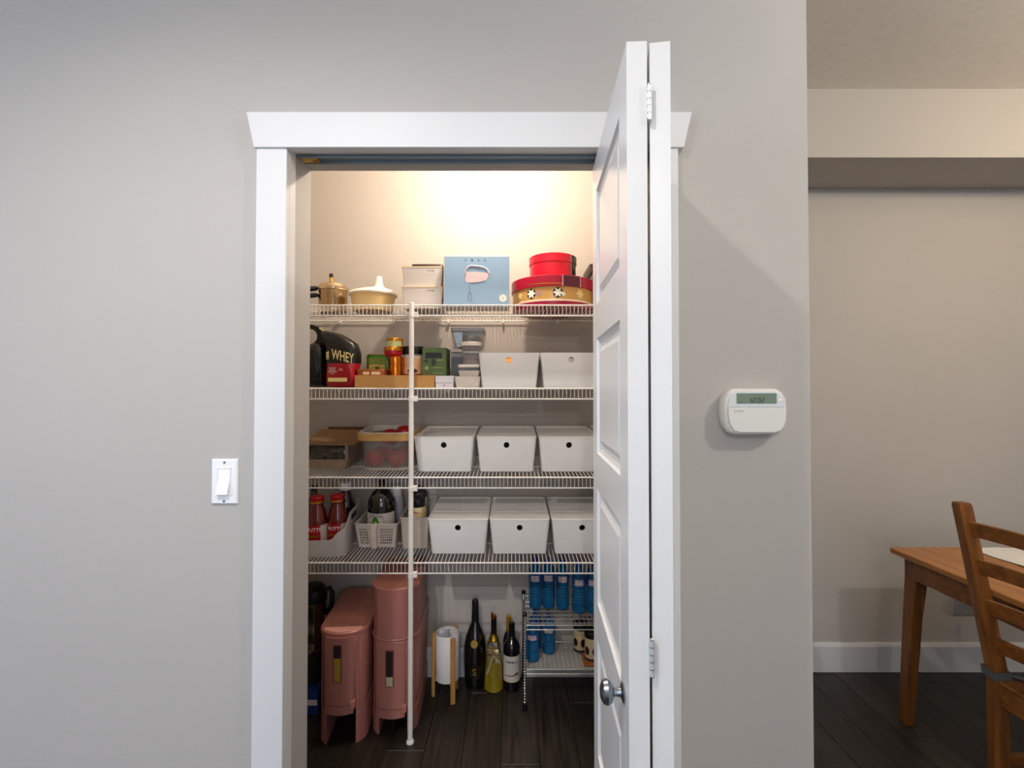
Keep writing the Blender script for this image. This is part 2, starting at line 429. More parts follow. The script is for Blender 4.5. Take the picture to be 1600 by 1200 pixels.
# ---- alarm keypad
kx0, kx1 = Xp(1124, Y0 - .01, 1.38), Xp(1222.5, Y0 - .01, 1.38); kz1, kz0 = Zp(607.5, Y0 - .02), Zp(678.5, Y0 - .02)
kp = thing('alarm_keypad', 'white alarm keypad with a small green display on the wall', 'alarm keypad', ((kx0 + kx1) / 2, Y0, (kz0 + kz1) / 2))
hw, hh = (kx1 - kx0) / 2, (kz1 - kz0) / 2; kp.scale = (1, 1.35, 1)
M_kp = mat('keypad_white', 'e9e9e4', .35, var=.005); M_kf = mat('keypad_face', 'dfe4e8', .3, var=.005)
def kshape(a, b):
    # squarish oval with clipped lower corners
    base = [(-1, .10), (-.97, .55), (-.86, .82), (-.70, .97), (-.55, 1), (.55, 1), (.70, .97), (.86, .82), (.97, .55), (1, .10),
            (.985, -.35), (.92, -.68), (.80, -.90), (.62, -1), (-.62, -1), (-.80, -.90), (-.92, -.68), (-.985, -.35)]
    return [(x * a, z * b) for x, z in base]
def kl(a, b, d): return [(x, -d, z) for x, z in kshape(a, b)]
MB().loft([kl(hw - .002, hh - .002, 0), kl(hw, hh, .006), kl(hw, hh, .020), kl(hw - .004, hh - .004, .025)]).build('housing', M_kp, kp, smooth=40)
top = [(x, z) for x, z in kshape(hw - .009, hh - .006) if z > .012]
zt = .0115
top = [(-(hw - .009), zt)] + [(x, z) for x, z in kshape(hw - .009, hh - .006) if z > zt] + [(hw - .009, zt)]
MB().prism(top[::-1], -.0275, -.024).build('upper_face', M_kf, kp, bevel=.001)
lowp = [(x, z) for x, z in kshape(hw - .009, hh - .006) if z < zt - .002]
low = [(-(hw - .009), zt - .002), (hw - .009, zt - .002)] + lowp[1:] + lowp[:1]
fl_ = MB().prism(low, -.030, -.024).build('flip_cover', M_kp, kp, bevel=.001)
dz0, dz1 = .020, .045
xx0, xx1 = -.048, .049
ds = MB().box(xx0, xx1, -.0282, -.027, dz0, dz1).build('display', mat('lcd_green', '7b8d7c', .25, var=.03, scale=8), kp)
SEG = {'0': 'abcdef', '1': 'bc', '2': 'abged'}
def digit(mb, ch, x, z, wd, ht, t):
    S = {'a': (0, ht, wd, ht), 'b': (wd, ht / 2, wd, ht), 'c': (wd, 0, wd, ht / 2), 'd': (0, 0, wd, 0), 'e': (0, 0, 0, ht / 2), 'f': (0, ht / 2, 0, ht), 'g': (0, ht / 2, wd, ht / 2)}
    for c in SEG[ch]:
        a, b, c2, d = S[c]; sl = .12
        p = [(x + a + b * sl, z + b), (x + c2 + d * sl, z + d)]
        if a == c2: q = [(p[0][0] - t / 2, p[0][1] + .0004), (p[0][0] + t / 2, p[0][1] + .0004), (p[1][0] + t / 2, p[1][1] - .0004), (p[1][0] - t / 2, p[1][1] - .0004)]
        else: q = [(p[0][0] + .0005, p[0][1] - t / 2), (p[1][0] - .0005, p[1][1] - t / 2), (p[1][0] - .0005, p[1][1] + t / 2), (p[0][0] + .0005, p[0][1] + t / 2)]
        mb.flat(q, -.0285)
dg_ = MB(); x = -.0200
for ch in '12:02':
    if ch == ':':
        for zz in (.0248, .0300): dg_.flat([(x, zz), (x + .0014, zz), (x + .0014, zz + .0014), (x, zz + .0014)], -.0285)
        x += .0035
    else: digit(dg_, ch, x, .0225, .0058, .0108, .0017); x += .0092
dg_.flat([(-.043, .0228), (-.034, .0228), (-.034, .0240), (-.043, .0240)], -.0285)
dg_.build('digits', M_ink, ds, smooth=0, fixn=False)
t_ = text('SYMEC', .0078, spacing=1.05); t_.move((-.044, -.0303, .001)).build('lettering', mat('grey_ink', '9a9c9c', .6), fl_, smooth=0, fixn=False)
ld = MB().lathe([(.0022, 0), (.0016, .001), (.0001, .0012)], 10); ld.v = [(.058 + x, -.0274 - z, .029 + y) for x, y, z in ld.v]
ld.build('indicator_light', mat('red_led', 'ffb0a0', .3, emit=1.5), kp)

# ---- lamps: two recessed downlights in the room and a bulb in the pantry ceiling
def ceiling_lamp(label, loc, energy, col, rad=.035):
    t = thing('ceiling_lamp', label, 'ceiling light', loc, group='bare bulb lamps on the room ceiling')
    MB().lathe([(.060, 0), (.060, -.012), (.03, -.03), (.018, -.045)], 28).build('lamp_holder', M_trim, t)
    MB().lathe([(.014, -.045), (.018, -.06), (.030, -.09), (.030, -.11), (.018, -.13), (.001, -.136)], 20).build('bulb', mat('lamp_bulb', 'fff4e0', .4, emit=8), t)
    light('lamp_light', 'POINT', (loc[0], loc[1], loc[2] - .18), energy, col, rad)
dl = thing('recessed_downlight', 'recessed downlight in the ceiling before the pantry door', 'ceiling light', (-.66, .02, ZC))
MB().lathe([(.075, 0), (.075, -.006), (.055, -.010), (.050, 0)], 28, cap0=False, cap1=False).build('trim_ring', M_trim, dl)
MB().lathe([(.050, -.001), (.0005, -.001)], 28, cap0=False).build('lens', mat('lamp_lens', 'fff4e0', .4, emit=4), dl)
sp = light('downlight', 'SPOT', (-.66, .02, ZC - .02), 84, (1.0, .95, .90), .025, (-.66, .02, 0))
sp.data.spot_size = radians(152); sp.data.spot_blend = .70
ceiling_lamp('bulb lamp on the ceiling right of the viewer', (1.66, .10, ZC), 42, (1.0, .94, .85), .018)
ceiling_lamp('added fill bulb, unseen, on the ceiling behind the viewer', (-.1, -1.7, ZC), 50, (1.0, .94, .88), .05)  # added lamp, brightens the storage box fronts deep in the pantry
ceiling_lamp('bulb lamp on the dining nook ceiling', (2.55, 1.10, ZC), 27, (1.0, .78, .52), .05)
lm = thing('pantry_light', 'bare warm bulb on the pantry ceiling', 'ceiling light', (-.12, 1.90, ZC))
MB().lathe([(.055, 0), (.055, -.02), (.03, -.035), (.02, -.05), (.02, -.15)], 24).build('lamp_holder', M_trim, lm)
MB().lathe([(.014, -.15), (.018, -.17), (.030, -.20), (.030, -.22), (.018, -.24), (.001, -.246)], 20).build('bulb', mat('bulb_glow', 'ffd9a8', .4, emit=20), lm)
light('pantry_bulb', 'POINT', (-.12, 1.90, ZC - .30), 36, (1.0, .85, .69), .03)

# ================================================================== WIRE SHELVES
YF = 1.97; SD = .432
TILT = radians(3.5)
SH = {1: (Zp(476, YF), 0.0), 2: (Zp(606, YF), 0.0), 3: (Zp(745, YF), TILT), 4: (Zp(878.5, YF), TILT)}
sx0, sx1 = PXL + .004, PXR - .004
def shelf(k, label):
    z, t = SH[k]
    o = thing('wire_shelf', label, 'shelf', (0, YF, z), (t, 0, 0), 'white wire pantry shelves')
    dp = SD / cos(t) - .004
    MB().tube([(sx0, 0, -.003), (sx1, 0, -.003)], .0034, 8).build('front_rail', M_wire, o)
    MB().tube([(sx0, 0, -.047), (sx1, 0, -.047)], .0034, 8).build('lip_rail', M_wire, o)
    MB().tube([(sx0, dp - .004, -.0045), (sx1, dp - .004, -.0045)], .0032, 8).build('back_rail', M_wire, o)
    MB().tube([(sx0, dp * .5, -.0050), (sx1, dp * .5, -.0050)], .0030, 8).build('support_rod', M_wire, o)
    n = int((sx1 - sx0) / .0163); wr = MB()
    for i in range(n):
        x = sx0 + .006 + i * .0163
        wr.tube([(x, dp, -.0015), (x, .003, -.0015), (x, -.0022, -.005), (x, -.0028, -.047)], .00118, 5)
    w_ = wr.build('deck_wires', M_wire, o); w_['kind'] = 'stuff'
    for i in range(7):
        x = sx0 + .10 + i * .275
        MB().box(x - .006, x + .006, dp - .016, dp, -.016, .0005).lathe([(.004, -.022), (.004, -.014)], 8, x, dp - .008).build('wall_clip', M_wire, o, bevel=.001)
    return o
shelf(1, 'topmost white wire shelf under the lit wall')
shelf(2, 'second white wire shelf from the top')
shelf(3, 'third white wire shelf from the top')
shelf(4, 'lowest white wire shelf above the pink dispensers')
def on(k, px, s, lift=.0006):
    """base point on shelf k at distance s behind its front rail, seen at pixel column px"""
    z, t = SH[k]; Y = YF + s * cos(t); Z = z + s * sin(t) + lift
    return Vector((Xp(px, Y, Z), Y, Z)), (t, 0, 0)
xp_ = Xp(642.5, 1.955, 1.2)
po = thing('shelf_pole', 'slim white vertical pole holding up the wire shelf fronts', 'pole', (xp_, YF - .0155, 0))
MB().lathe([(.0105, 0), (.0105, SH[1][0] + .004), (.008, SH[1][0] + .006)], 14).build('tube', M_wire, po)
for k in SH:
    z = SH[k][0]
    c_ = MB().lathe([(.0125, z - .056), (.0125, z - .036)], 14).box(.006, .026, -.006, .0105, z - .056, z - .034)
    c_.build('pole_clip', M_wire, po, bevel=.001)
MB().lathe([(.016, 0), (.016, .006), (.0125, .012)], 14).build('pole_foot', M_wire, po)

# ================================================================== WHITE STORAGE BOXES
BW, BD, BH = .258, .342, .148
def binsec(wd, dp, r, z, cy): return [(x, y, z) for x, y in rrect(wd, dp, r, 5, cy)]
cy_ = BD / 2
g = MB().loft([binsec(BW - .030, BD - .030, .012, .0, cy_), binsec(BW - .026, BD - .026, .016, .004, cy_), binsec(BW, BD, .016, BH, cy_),
               binsec(BW - .006, BD - .006, .013, BH, cy_), binsec(BW - .031, BD - .031, .013, .006, cy_)])
kb_ = thing('storage_box', 'x', 'storage box', group='white storage boxes with a round finger hole')
bx_ = g.build('body', M_white, kb_)
cut = MB().tube([(0, -.02, .118), (0, .06, .118)], .0127, 24)
boolcut(bx_, cut)
lid = MB().loft([binsec(BW + .002, BD + .002, .017, BH, cy_), binsec(BW + .002, BD + .002, .017, BH + .006, cy_), binsec(BW - .006, BD - .006, .014, BH + .007, cy_), binsec(BW - .012, BD - .012, .012, BH + .001, cy_)])
lidless = kb_
lo = lid.build('lid', mat('box_lid_plastic', 'ebe9e6', .16, var=.01), kb_)
s3 = .078
EDG3 = [(693.5, 'white lidded storage box on the third shelf, beside the apple bin'),
        (791.5, 'middle white lidded storage box of the row on the third shelf'),
        (889.0, 'white lidded storage box on the third shelf, nearest the open door'),
        (985.0, 'white storage box peeking out behind the door edge on the third shelf')]
p_, r_ = on(3, EDG3[0][0], s3); kb_.location = p_; kb_.rotation_euler = r_; kb_['label'] = EDG3[0][1]
for px, lab in EDG3[1:]:
    p_, r_ = on(3, px, s3 + (.03 if px > 950 else 0)); dup(kb_, p_, lab, r_)
for px, lab in ((715.5, 'white lidded storage box on the lowest shelf, beside the jar bin'), (812.0, 'middle white lidded storage box of the row on the lowest shelf'), (909.5, 'white lidded storage box on the lowest shelf, nearest the open door')):
    p_, r_ = on(4, px, .072); dup(kb_, p_, lab, r_)
for px, lab in ((795.5, 'open white storage box on the second shelf, beside the clear food tubs'), (893.0, 'open white storage box on the second shelf, nearest the open door')):
    p_, r_ = on(2, px, .025)
    b_ = dup(kb_, p_, lab, r_)
    for c in list(b_.children):
        if c.name.startswith('lid'): bpy.data.objects.remove(c)
p_, r_ = on(2, 800, .07)
tag(MB().pillow([(-.075, 0), (.075, 0), (.085, .06), (.08, .13), (-.08, .13), (-.085, .06)], .10, 2.5, cy=.05).build('hole_light_bag', mat('golden_light_ochre', 'd79a45', .7, var=.1), None, p_ + Vector((0, .0, .007))), 'added bag, ochre for the golden light in the finger hole of an open white box', 'paper bag')  # added bag; its ochre colour stands in for golden light inside the box
# ================================================================== TOP SHELF
def base(k, px, s): return on(k, px, s)[0]
def disc_print(mb, x, z, r, y, n=20, rz=None):
    rz = r if rz is None else rz
    mb.loft([[(x + r * k * cos(2 * pi * i / n), y, z + rz * k * sin(2 * pi * i / n)) for i in range(n)] for k in (1, .75, .5, .25, .05)], False, True)
Z1 = SH[1][0]
# pressure cooker
Yc = 2.20
pc = thing('pressure_cooker', 'small gold-toned metal pressure cooker with a black handle on the top shelf', 'pressure cooker', base(1, 520.5, Yc - YF))
R = Wp(21.5, Yc); zt = Zp(449, Yc - R) - Z1; zl = Zp(440, Yc - R) - Z1
M_pot = mat('golden_steel', 'a98f6a', .2, 1.0, var=.05)
MB().lathe([(R * .94, .0), (R * .985, .004), (R, .012), (R, zt)], 40).build('pot', M_pot, pc)
ld_ = MB().lathe([(R * 1.07, zt - .004), (R * 1.09, zt), (R * 1.09, zt + .008), (R * 1.02, zt + .013), (R * .9, zl - .002), (R * .5, zl + .004), (R * .15, zl + .006)], 40).build('lid', mat('pale_gold_steel', 'd8c09a', .18, 1.0, var=.03), pc)
vz = Zp(428.5, Yc) - Z1
MB().lathe([(.010, zl + .003), (.012, zl + .010), (.008, zl + .014), (.007, vz - .018), (.009, vz - .016)], 16, -.010).build('valve', M_gold, ld_)
MB().lathe([(.0085, vz - .017), (.0085, vz), (.006, vz + .002)], 16, -.010).build('valve_cap', M_black, ld_)
MB().tube([(-R * .9, -.01, zt + .004), (-R * 1.15, -.015, zt + .006), (-R * 1.7, -.03, zt - .002), (-R * 2.3, -.045, zt - .006)], [.006, .011, .013, .012], 10).build('handle', M_black, pc)
MB().tube([(-R * .9, -.01, zt - .028), (-R * 1.15, -.015, zt - .026), (-R * 1.7, -.03, zt - .032), (-R * 2.2, -.042, zt - .034)], [.005, .010, .012, .011], 10).build('handle', M_black, pc)
# cream lidded bowl
Yc = 2.16
bo = thing('serving_bowl', 'cream plastic bowl with a peaked white lid on the top shelf', 'bowl', base(1, 583, Yc - YF))
R = Wp(36.5, Yc); zr = Zp(454, Yc - R) - Z1
MB().lathe([(R * .80, 0), (R * .82, .004), (R * .93, zr - .006), (R * .96, zr), (R * .93, zr), (R * .79, .008)], 48).build('bowl_body', mat('cream_plastic', 'eccb8e', .4, var=.02), bo)
zk = Zp(433, Yc) - Z1
def shear(mb, z0, dx):
    mb.v = [(x + min(.026, max(0, z - z0)) * dx, y, z) for x, y, z in mb.v]; return mb
L_ = MB().lathe([(R * 1.0, zr - .004), (R * 1.02, zr + .002), (R * .95, zr + .012), (R * .70, zr + .022), (R * .40, zr + .030), (.026, zr + .036), (.019, zr + .044), (.0145, zk - .004), (.014, zk), (.009, zk + .002)], 48)
shear(L_, zr + .010, 1.0).build('lid', mat('ivory_lid', 'efe6d6', .4, var=.01), bo)
# two stacked white boxes
M_wb = mat('white_card_box', 'dcd6d0', .45, var=.01)
def lidbox(name, label, x, y, z, wd, dp, hh, inset, txt=None, cat='storage box', group=None):
    t = thing(name, label, cat, (x, y, z), group=group)
    MB().loft([[(a, b, 0) for a, b in rrect(wd - inset * 2, dp - inset * 2, .006, 3, dp / 2)], [(a, b, hh - .005) for a, b in rrect(wd - .002, dp - .002, .006, 3, dp / 2)]]).build('body', M_wb, t)
    MB().loft([[(a, b, hh - .005) for a, b in rrect(wd, dp, .006, 3, dp / 2)], [(a, b, hh) for a, b in rrect(wd, dp, .006, 3, dp / 2)]]).build('lid', mat('tan_lid_edge', 'd9c4a6', .5), t)
    if txt: text(txt, .011, shear=.2).move((wd * .20, -.0008, hh - .018)).build('lettering', M_ink, t, smooth=0, fixn=False)
    return t
Yb_ = 2.05
wd = Wp(65, Yb_); h1 = Zp(447.5, Yb_) - Z1; h2 = Zp(416.5, Yb_) - Zp(447.5, Yb_)
p_ = base(1, 659.5, Yb_ - YF)
lidbox('white_box', 'lower of two stacked white boxes beside the blue mixer carton', p_.x, p_.y, p_.z, wd, .24, h1, .008, 'storage', group='white boxes stacked on the top shelf')
lidbox('white_box', 'upper of two stacked white boxes, carrying a dark tray', p_.x, p_.y, p_.z + h1 + .0005, wd, .24, h2, .009, 'storage', group='white boxes stacked on the top shelf')
tr_ = MB().loft([[(a, b, 0) for a, b in rrect(wd * .78, .20, .008, 3)], [(a, b, Wp(5, Yb_)) for a, b in rrect(wd * .74, .19, .008, 3)], [(a, b, Wp(5, Yb_)) for a, b in rrect(wd * .70, .18, .008, 3)], [(a, b, .004) for a, b in rrect(wd * .72, .185, .008, 3)]])
tag(tr_.build('serving_tray', mat('dark_brown_tray', '2e2118', .4), None, (p_.x + wd * .10, p_.y + .112, p_.z + h1 + h2 + .001)), 'dark brown shallow tray lying on the stacked white boxes', 'tray')
# blue mixer carton
Ym = 2.02
x0, x1 = Xp(693.2, Ym, 1.8), Xp(796.0, Ym, 1.8); zt = Zp(398.5, Ym) - Z1
mx = thing('mixer_carton', 'pale blue mixer carton with a pink hand mixer pictured on the front', 'carton', ((x0 + x1) / 2, Ym, Z1 + .0006), (0, 0, radians(.6)))
hw = (x1 - x0) / 2
mb_ = MB().box(-hw, hw, 0, .115, 0, zt).build('box', mat('carton_edge', 'd3cfd3', .5, var=.01), mx, bevel=.001)
mf = MB().box(-hw + .004, hw - .001, -.0006, .0, .001, zt - .008).build('front_print', mat('pale_blue_print', '8caccb', .4, var=.015, scale=4), mx)
def q2(px, py): return (Xp(px, Ym, Zp(py, Ym)) - (x0 + x1) / 2, Zp(py, Ym) - Z1)
def cp(cx, cz): return q2(690 + cx * 110 / 1467, 390 + cz * 90 / 1200)     # from the zoomed crop of the carton front
tt = MB()
for ch, cx in zip('SMEG', (498, 635, 770, 905)):
    t1_ = text(ch, .0150, bold=.0001); X_, Z_ = cp(cx, 228); t1_.move((X_, -.0010, Z_)); tt.add(t1_.v, t1_.f)
tt.build('lettering', mat('grey_blue_ink', '4a505c', .6), mf, smooth=0, fixn=False)
body = [cp(*q) for q in ((490, 480), (600, 470), (900, 480), (1000, 500), (985, 540), (930, 640), (760, 680), (600, 690), (520, 690), (488, 640))]
pk = mat('pale_pink_print', 'd8c6cc', .5, var=.02)
MB().prism(body[::-1], -.0012, -.0006).build('mixer_picture', pk, mf, smooth=0)
hd = [cp(*q) for q in ((505, 500), (512, 420), (560, 360), (620, 340), (760, 350), (880, 375), (950, 420), (985, 500))]
MB().tube([(x, -.0012, z) for x, z in hd], .0030, 6).build('mixer_picture', pk, mf)
ol = MB()
for seq in (((515, 430), (560, 355), (625, 338), (760, 350), (880, 375), (935, 410)), ((600, 460), (590, 415), (620, 385), (700, 385), (810, 410)), ((488, 500), (486, 660)), ((610, 692), (760, 682), (920, 655))):
    ol.tube([(cp(*q)[0], -.0016, cp(*q)[1]) for q in seq], .0007, 5)
ol.tube([(cp(588, 700)[0], -.0012, cp(588, 700)[1]), (cp(588, 890)[0], -.0012, cp(588, 890)[1])], .0012, 6)
for k in (-1, -.45, .45, 1):
    ol.tube([(cp(588 + k * d, z)[0], -.0012, cp(588, z)[1]) for d, z in ((14, 885), (45, 960), (50, 1010), (35, 1050), (5, 1070))], .0005, 5)
ol.build('whisk_picture', mat('soft_grey_print', '7f8494', .5), mf)
sx_, sz_ = cp(1280, 1015)
s_ = MB(); disc_print(s_, sx_, sz_, Wp(5.8, Ym), -.0012, 28); st_ = s_.build('sticker', M_wink, mf, smooth=0, fixn=False)
tt = text('NEW', .0060).move((sx_, -.0016, sz_ + .0025)); t2_ = text('PINK', .0052).move((sx_, -.0016, sz_ - .0045)); tt.add(t2_.v, t2_.f)
tt.build('lettering', mat('brown_ink', '7a6a60', .6), st_, smooth=0, fixn=False)
# round gift tins
Yc = 2.192; R = Wp(64.5, 2.17)
zA = Zp(429.5, Yc - R) - Z1; zB = Zp(446.5, Yc - R) - Z1; zC = Zp(466.5, Yc - R) - Z1; zD = Zp(469.5, Yc - R) - Z1
pt = base(1, 863, Yc - YF)
M_crim = mat('crimson_print', 'a50a30', .28, var=.04, scale=6); M_plum = mat('plum_print', '5a1730', .35, var=.05)
bt = thing('gift_tin', 'large round crimson tin with a gold snowflake band on the top shelf', 'tin', pt)
bands_m = bands('gold_band_print', [(0, '9c0d38'), (zD, 'efdcc4'), (zC, 'c79a55')], 'Z', .3, .0, 0, zB + .02)
tb = MB().lathe([(R * .965, 0), (R * .97, .003), (R * .97, zD), (R * .972, zC), (R * .972, zB + .004)], 72).build('tin_body', bands_m, bt)
tl = MB().lathe([(R, zB), (R, zA), (R * .985, zA + .002), (R * .97, zA), (.01, zA)], 72).build('tin_lid', M_crim, bt)
def arcpatch(R, a0, a1, z0, z1, off=.0006, n=12):
    q = MB(); q.loft([[((R + off) * sin(a0 + (a1 - a0) * i / n), -(R + off) * cos(a0 + (a1 - a0) * i / n), z) for i in range(n + 1)] for z in (z0, z1)], False, False, closed=False); return q
arcpatch(R, .155, .60, zB + .001, zA - .001).build('plum_panel', M_plum, tl, smooth=60, fixn=False)
for a in (.145, .60): arcpatch(R, a, a + .014, zB, zA, .0009, 2).build('divider_stripe', M_wink, tl, fixn=False)
arcpatch(R, -.75, .13, zB + .010, zB + .0125, .0009, 16).build('gold_line', M_gold, tl, smooth=60, fixn=False)
def snow(mb, x, z, r, y=-.0008, arms=6):
    for k in range(arms):
        a = 2 * pi * k / arms; ca, sa = cos(a), sin(a)
        def T(u, v): return (x + u * ca - v * sa, z + u * sa + v * ca)
        mb.flat([T(0, -.14 * r), T(r * .55, -.26 * r), T(r, -.12 * r), T(r, .12 * r), T(r * .55, .26 * r), T(0, .14 * r)], y - .0001 * k)
zb_ = (zB + zC) / 2
for ang, col, rr, bg in ((-.60, M_wink, .020, True), (.045, M_wink, .020, True), (.17, M_wink, .011, False), (.62, M_goldp, .021, False), (-.40, mat('mauve_print', 'a98a92', .5), .015, False), (-.95, M_goldp, .016, False)):
    if bg:
        d_ = MB(); disc_print(d_, 0, zb_, rr * 1.12, -.0004, 24); d_.warp(R * .972)
        o_ = d_.build('snowflake_ground', mat('dark_brown_print', '33221c', .5), tb, smooth=0, fixn=False); o_.rotation_euler = (0, 0, ang)
    q = MB(); snow(q, 0, zb_ - (.006 if rr < .012 else 0), rr); q.warp(R * .972)
    o_ = q.build('snowflake', col, tb, smooth=0, fixn=False); o_.rotation_euler = (0, 0, ang)
R2 = Wp(37.5, 2.16); zt2 = Zp(395, Yc - R2) - (Z1 + zA + .003); zs2 = Zp(407, Yc - R2) - (Z1 + zA + .003)
st = thing('gift_tin', 'small round red tin standing on the larger crimson tin', 'tin', pt + Vector((Xp(863.5, Yc, 1.95) - Xp(863, Yc, 1.8), 0, zA + .0035)))
M_rd = mat('bright_red_print', 'd0102c', .25, var=.03, scale=5)
b2 = MB().lathe([(R2 * .96, 0), (R2 * .965, .003), (R2 * .965, zs2 + .004)], 56).build('tin_body', M_rd, st)
t2 = MB().lathe([(R2, zs2), (R2, zt2), (R2 * .98, zt2 + .002), (R2 * .95, zt2), (.01, zt2)], 56).build('tin_lid', M_rd, st)
arcpatch(R2, .78, 1.5, zs2 + .0005, zt2 - .0005).build('dark_green_panel', mat('dark_green_print', '12201a', .4), t2, smooth=60, fixn=False)
arcpatch(R2 * .965, .78, 1.5, .001, zs2).build('dark_green_panel', MATS['dark_green_print'], b2, smooth=60, fixn=False)
arcpatch(R2, .755, .775, .0, zt2, .0008, 2).build('divider_stripe', M_wink, b2, fixn=False)
# dark lidded container at the right end
Yg = 2.12; xg = Xp(922, Yg, 1.95)
dk = thing('plastic_tub', 'dark grey lidded tub half hidden by the door on the top shelf', 'tub', (xg + .13, Yg + .12, Z1 + .0006))
zl_ = Zp(411, Yg) - Z1
MB().loft([[(a, b, z) for a, b in rrect(ww, dd, .02, 4)] for ww, dd, z in ((.19, .17, 0), (.215, .19, zl_ - .025))]).build('tub_body', mat('smoky_tub', '55534d', .4), dk)
MB().loft([[(a, b, z) for a, b in rrect(ww, dd, .02, 4)] for ww, dd, z in ((.225, .20, zl_ - .028), (.235, .21, zl_ - .022), (.258, .23, zl_ - .004), (.258, .23, zl_), (.24, .21, zl_ + .003))]).build('tub_lid', mat('grey_green_lid', '5f6059', .45), dk)

# ================================================================== SECOND SHELF
Z2 = SH[2][0]
# black bag with a handle
Yk = 2.09
p_ = base(2, 492, Yk - YF)
def bagpts(pts, Y, p): return [(Xp(a, Y, Zp(b, Y)) - p.x, Zp(b, Y) - p.z) for a, b in pts]
bb = thing('black_bag', 'glossy black bag with a loop handle at the left of the second shelf', 'bag', p_)
MB().pillow(bagpts([(463, 605), (513, 605), (515, 570), (513, 540), (505, 536), (470, 541), (461, 570)], Yk, p_), .15, 3, cy=.0).build('bag_body', M_blackgloss, bb, smooth=60)
hc = bagpts([(484, 526)], Yk, p_)[0]; ring = []
for sec in range(25):
    a = 2 * pi * sec / 24
    ro = (Wp(27, Yk), Wp(19, Yk)); ri = (Wp(12.5, Yk), Wp(12, Yk))
    o_ = (hc[0] + ro[0] * cos(a), hc[1] + ro[1] * sin(a) - .1 * ro[0] * cos(a)); i_ = (hc[0] + ri[0] * cos(a), hc[1] + ri[1] * sin(a))
    ring.append([(i_[0], -.006, i_[1]), (o_[0], -.004, o_[1]), (o_[0], .010, o_[1]), (i_[0], .010, i_[1])])
MB().loft(ring, False, False).build('loop_handle', M_blackgloss, bb, smooth=40)
# protein powder pouch
Yw = 2.06
p_ = base(2, 536, Yw - YF)
pz = Zp(569, Yw) - Z2
wm = bands('pouch_print', [(0, 'a50b16'), (pz, '120f0d')], 'Z', .28, 0, 0, .3)
nt_ = wm.node_tree; n_ = nt_.nodes.new('ShaderNodeTexNoise'); n_.inputs['Scale'].default_value = 26; n_.inputs['Detail'].default_value = 1
b_ = nt_.nodes.new('ShaderNodeBump'); b_.inputs['Strength'].default_value = .8; b_.inputs['Distance'].default_value = .006
nt_.links.new(n_.outputs['Fac'], b_.inputs['Height']); nt_.links.new(b_.outputs['Normal'], nt_.nodes['Principled BSDF'].inputs['Normal'])
t_c = nt_.nodes.new('ShaderNodeTexCoord'); nt_.links.new(t_c.outputs['Object'], n_.inputs['Vector'])
wy = thing('protein_pouch', 'black and red foil pouch lettered 100% WHEY on the second shelf', 'pouch', p_, (0, 0, radians(-4)))
outl = bagpts([(514.5, 605), (536, 606), (558, 605), (560, 592), (559, 580), (563, 566), (563, 552), (558, 537), (549, 531), (540, 525), (530, 521), (519, 519), (509, 517), (504, 518), (508, 530), (512, 545), (511, 560), (514, 575), (512, 590)], Yw, p_)
pb = MB().pillow(outl, .085, 4, rings=(1, .985, .95, .88, .75, .5, .25), wob=.006).build('pouch_body', wm, wy, smooth=70)
fy = -.0475
MB().prism(bagpts([(509, 521), (497.5, 513), (499, 511.5), (511, 519.5)], Yw, p_), -.004, .004).build('gold_tie', M_goldp, wy)
def cw(cx, cz, Y=Yw): return bagpts([(480 + cx * 100 / 1091, 500 + cz * 110 / 1200)], Y, p_)[0]
t1_ = text('100%', .017, bold=.0006); t1_.v = [(-z, 0, x) for x, y, z in t1_.v]; X_, Z_ = cw(430, 620); t1_.move((X_, fy, Z_)); 
t2_ = text('WHEY', .056, shear=0.0, bold=.0012); t2_.v = [(x * .60, 0, z * 1.05 - x * .14) for x, y, z in t2_.v]
X_, Z_ = cw(665, 640); t2_.move((X_ + .005, fy, Z_)); t1_.add(t2_.v, t2_.f)
t1_.build('lettering', M_goldp, pb, smooth=0, fixn=False)
tt = MB()
for k, s_ in enumerate(('MUSCLE', 'BUILD', 'RECOVERY', '2 KG')):
    q = text(s_, .0085); X_, Z_ = cw(510, 830 + k * 29); q.move((X_, fy, Z_)); tt.add(q.v, q.f)
q = text('24g', .013); X_, Z_ = cw(650, 850); q.move((X_, fy, Z_)); tt.add(q.v, q.f)
tt.build('lettering', M_wink, pb, smooth=0, fixn=False)
bar = [cw(*q) for q in ((437, 1055), (760, 1055), (760, 990), (437, 990))]
MB().prism(bar, fy - .0004, fy + .001).build('label_bar', M_goldp, pb, smooth=0)
# kraft tray box
Yt = 1.995
xa, xb = Xp(554, Yt, 1.45), Xp(679, Yt, 1.45); zt = Zp(586.5, Yt) - Z2
kt = thing('kraft_box', 'long flat kraft cardboard box under the tea tins on the second shelf', 'cardboard box', ((xa + xb) / 2, Yt, Z2 + .0006))
hw = (xb - xa) / 2
MB().box(-hw, hw, 0, .28, 0, zt - .002).build('box', M_card, kt, bevel=.001)
MB().box(-hw, hw, 0.001, .139, zt - .002, zt).box(-hw, hw, .141, .279, zt - .002, zt).build('flap', mat('kraft_flap', 'b27c3d', .8), kt)
ZT = Z2 + .0006 + zt
def cyl(name, label, cat, px0, px1, y0, y1, Yc, zb, m, grp=None, lidm=None, lidh=0, lab=None, n=32, extra=None, segs=None):
    """upright round thing between pixel columns px0..px1, its front seen from row y0 (top) to zb (height)"""
    R = Wp(px1 - px0, Yc) / 2; zt = Zp(y0, Yc - R); h = zt - zb
    t = thing(name, label, cat, (Xp((px0 + px1) / 2, Yc, zb), Yc, zb), group=grp)
    return t, R, h
G2 = 'tins standing on the kraft box'
